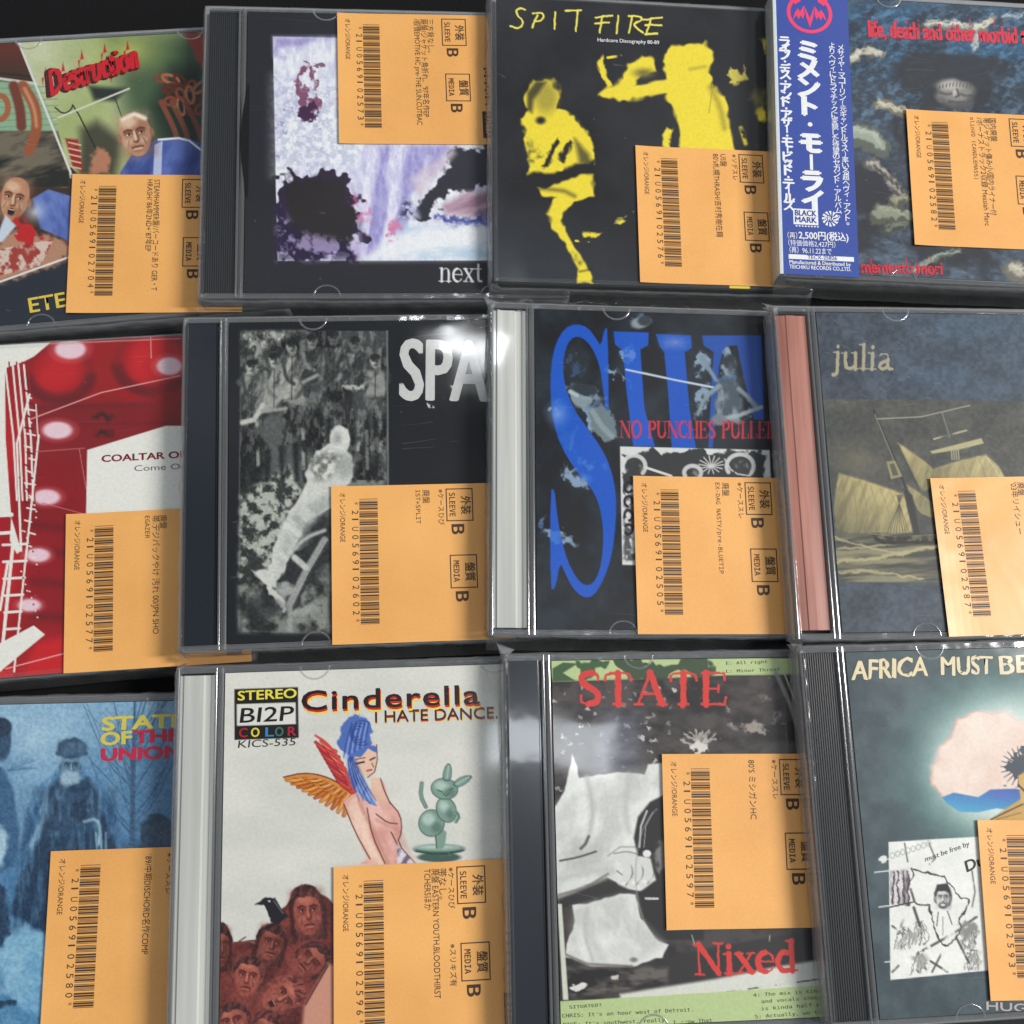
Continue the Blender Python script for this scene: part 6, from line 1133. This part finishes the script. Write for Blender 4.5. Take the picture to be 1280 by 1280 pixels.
# ------------------------------------------------------------------ orange tags
C39 = {'0': 'nnnwwnwnn', '1': 'wnnwnnnnw', '2': 'nnwwnnnnw', '3': 'wnwwnnnnn', '4': 'nnnwwnnnw', '5': 'wnnwwnnnn', '6': 'nnwwwnnnn', '7': 'nnnwnnwnw', '8': 'wnnwnnwnn', '9': 'nnwwnnwnn', 'U': 'wwnnnnnnw', '*': 'nwnnwnwnn'}
INK = (1, 1, 1)
def tag(label, fr, px_tl, px_bl, code, lines, notes, boxes=True, Wt=66.0, curl=.55, used=True, seed=1):
    Ht = 58.2; zt = .42
    a, c = fr.loc(px_tl, zt), fr.loc(px_bl, zt); d = (a - c) / np.linalg.norm(a - c); xd = np.array([d[1], -d[0]])
    # local axes: X to the right, Y up
    f = Frame((0, 0, 0), 0, 0); f.o = fr.w(a[0], a[1], zt); f.ex = xd[0] * fr.ex + xd[1] * fr.ey; f.ey = d[0] * fr.ex + d[1] * fr.ey; f.ez = fr.ez
    b = MB(); nx, ny = 23, 21
    gx, gy = np.meshgrid(np.linspace(0, Wt, nx), np.linspace(0, -Ht, ny))
    def zf(x, y): return curl * (np.clip((14 - x) / 14, 0, 1) ** 2 + .5 * (fbm(x / 40 + seed, y / 40, seed, 2) - .5)) * .8
    gz = zf(gx, gy)
    top = np.column_stack([gx.ravel(), gy.ravel(), gz.ravel()]); bot = top - [0, 0, .14]; n = nx * ny
    F = [(j * nx + i, (j + 1) * nx + i, (j + 1) * nx + i + 1, j * nx + i + 1) for j in range(ny - 1) for i in range(nx - 1)]
    b.add(np.concatenate([top, bot]), F + [tuple(k + n for k in q[::-1]) for q in F]
          + [(i, i + 1, n + i + 1, n + i) for i in range(nx - 1)] + [((ny - 1) * nx + i + 1, (ny - 1) * nx + i, n + (ny - 1) * nx + i, n + (ny - 1) * nx + i + 1) for i in range(nx - 1)]
          + [((j + 1) * nx, j * nx, n + j * nx, n + (j + 1) * nx) for j in range(ny - 1)] + [(j * nx + nx - 1, (j + 1) * nx + nx - 1, n + (j + 1) * nx + nx - 1, n + j * nx + nx - 1) for j in range(ny - 1)])
    t = MB()
    def rot_text(s, x, y0, y1, cap, kind='mono', bold=0.0):      # reads from top to bottom, letter tops to the right
        put_text(t, s, (x, -y0), (0, -1), (1, 0), cap, None, z=.06, width=None if y1 is None else (y1 - y0), kind=kind, bold=bold, mi=0)
    def bar(x0, x1, y0, y1): t.add([(x0, -y0, .06), (x0, -y1, .06), (x1, -y1, .06), (x1, -y0, .06)], [(0, 1, 2, 3)])
    rot_text('オレンジ/ORANGE', 3.2, 2.6, 21, 1.75)
    code = '*' + code + '*'
    for k, ch in enumerate(code): rot_text(ch, 7.5, 6.2 + k * 3.08, 6.2 + k * 3.08 + (1.5 if ch not in '*1' else (.9 if ch == '*' else .55)), 2.3, kind='sans')
    y = 5.0; mod = 46.4 / (len(code) * 16)
    for ch in code:
        for k, q in enumerate(C39[ch]):
            wdt = mod * (3 if q == 'w' else 1)
            if k % 2 == 0: bar(10.2, 16.9, y, y + wdt)
            y += wdt
        y += mod
    wid = lambda s, h_, f_: sum(h_ if ord(ch) < 256 else f_ for ch in s)
    for x, s in lines: rot_text(s, x - .2, 2.1, 2.1 + wid(s, 1.42, 2.55) * (1 if len(s) < 34 else .95), 2.05)
    for x, y0, s in notes: rot_text(s, x, y0, y0 + wid(s, 1.2, 2.25), 1.75)
    for x0, y0, en, ja in ((42.1, 1.8, 'SLEEVE', '外装'), (42.9, 26.8, 'MEDIA', '盤質')):
        w_, h_ = 10.0, 12.4; e = .38
        bar(x0, x0 + w_, y0, y0 + e); bar(x0, x0 + w_, y0 + h_ - e, y0 + h_); bar(x0, x0 + e, y0 + e, y0 + h_ - e); bar(x0 + w_ - e, x0 + w_, y0 + e, y0 + h_ - e)
        rot_text(en, x0 + 1.3, y0 + (1.7 if en == 'SLEEVE' else 2.2), y0 + (10.6 if en == 'SLEEVE' else 10.0), 2.7, bold=.012); rot_text(ja, x0 + 5.8, y0 + 3.0, y0 + 9.8, 2.8, bold=.015)
        rot_text('B', x0 + 1.9, y0 + 13.7, y0 + 17.2, 5.9, bold=.02)
    if used:
        bar(57.2, 62.6, 43.6, 55.4)
        for k in range(11): bar(58.6 + .5 * (k % 2), 59.4 + .6 * (k % 3), 24 + k * 1.6, 25 + k * 1.6)
    # prints follow the sheet's curl
    V = np.concatenate(t.v); V[:, 2] += zf(V[:, 0], V[:, 1]); t.v = [V]
    b.add(V, t.f, mi=1)
    if used:
        b2 = MB(); put_text(b2, 'USED', (58.4, -45), (0, -1), (1, 0), 2.7, None, z=.09, width=9)
        V = np.concatenate(b2.v); V[:, 2] += zf(V[:, 0], V[:, 1]); b.add(V, b2.f, mi=0)
    o = b.build('price_tag', [M['paper'], M['ink']])
    o.matrix_world = f.matrix()
    o['label'] = label; o['category'] = 'price tag'; o['group'] = 'orange tags on the CD cases'
    return o
Q1, Q2, Q3, Q4 = 33.9, 31.2, 28.5, 25.8
tag('orange tag on the case with two men in blue shirts', FR['butchers'], (91, 218), (83, 388), '21U0569102704', [(31.6, 'STEAMHAMMER盤/バーコードあり GER・T'), (28.9, "HRASH/`86年2ND+`87年EP")], [], seed=1)
tag('orange tag over the lilac abstract cover, USED block at its right edge', FR['abstract'], (421.5, 16.5), (424, 180.5), '21U0569102573', [(36.6, '三方背なし。'), (Q1, "廃盤/ジャケット角折れ、'97年名作EP"), (Q2, '/叙情EMOTIVE HC pre-THE SUN,CUTBAC')], [], seed=2)
tag('orange tag at the lower right of the yellow musicians cover', FR['yellow'], (794, 182), (800, 354), '21U0569102576', [(Q1 + 1, 'US盤'), (Q2 + .6, "80's札幌THRASH/吉村秀樹在籍")], [(39.4, 2, '※ソデスレ')], seed=3)
tag('orange tag on the cover with red lettering beside the blue paper band', FR['forms'], (1132, 137), (1143, 308), '21U0569102582', [(Q1 + .6, '国内廃盤'), (Q2 + .6, '帯ジャケット傷み小/国内ライナー付'), (Q3 + .6, '/ボーナストラック2収録 Messiah Marc'), (Q4 + .6, 'olinVO (CANDLEMASS)')], [], seed=4)
tag('orange tag on the red and white folder', FR['red'], (83, 643), (80, 841), '21U0569102577', [(Q1, '廃盤'), (Q2, "帯.デジパックやけ 汚れ 00/JPN SHO"), (Q3, 'EGAZER')], [], seed=5)
tag('orange tag reading 1ST+SPLIT on the cover with the pale lying figure', FR['statue'], (414, 608), (415.5, 806), '21U0569102602', [(Q1, '廃盤'), (Q2, '1ST+SPLIT')], [(39.3, 2, '※ケースひび')], seed=6)
tag('orange tag below the line NO PUNCHES PULLED', FR['letters'], (791, 595), (797, 791), '21U0569102505', [(Q1, '廃盤'), (Q2, 'EX-DAG NASTY/pre-BLUETIP')], [(39.3, 2, '※ケーススレ')], seed=7)
tag('orange tag covering the stern of the painted sailing ship', FR['ship'], (1162, 598), (1185.5, 793), '21U0569102587', [(Q1, '廃盤'), (Q2, "'03年リイシュー")], [], seed=8)
tag('orange tag in front of the bearded cloaked man', FR['winter'], (64, 1064), (51, 1283), '21U0569102580', [(Q2 + 1, '`89/中期DISCHORD名作COMP')], [(39.3, 2, '※ケーススレ')], seed=9)
tag('orange tag beside the dark crowd of heads, below the winged figure', FR['winged'], (417, 1084), (417.5, 1307), '21U0569102596', [(36.4, '帯なし。'), (Q1, '廃盤 EASTERN YOUTH,BLOODTHIRST'), (Q2, 'TCHERSほか')], [(39.3, 2, '※ケースひび'), (39.3, 27, '※スリキズ有')], seed=10)
tag("orange tag reading 80'S on the photocopied torso cover", FR['xerox'], (827, 942.5), (833, 1164.5), '21U0569102597', [(Q2, "80'S ミシガンHC")], [(39.3, 2, '※ケーススレ')], seed=11)
tag('orange tag cut by the right edge beside the white sketched card', FR['glow'], (1221, 1025), (1238, 1256), '21U0569102593', [(Q1, '廃盤')], [], seed=12)
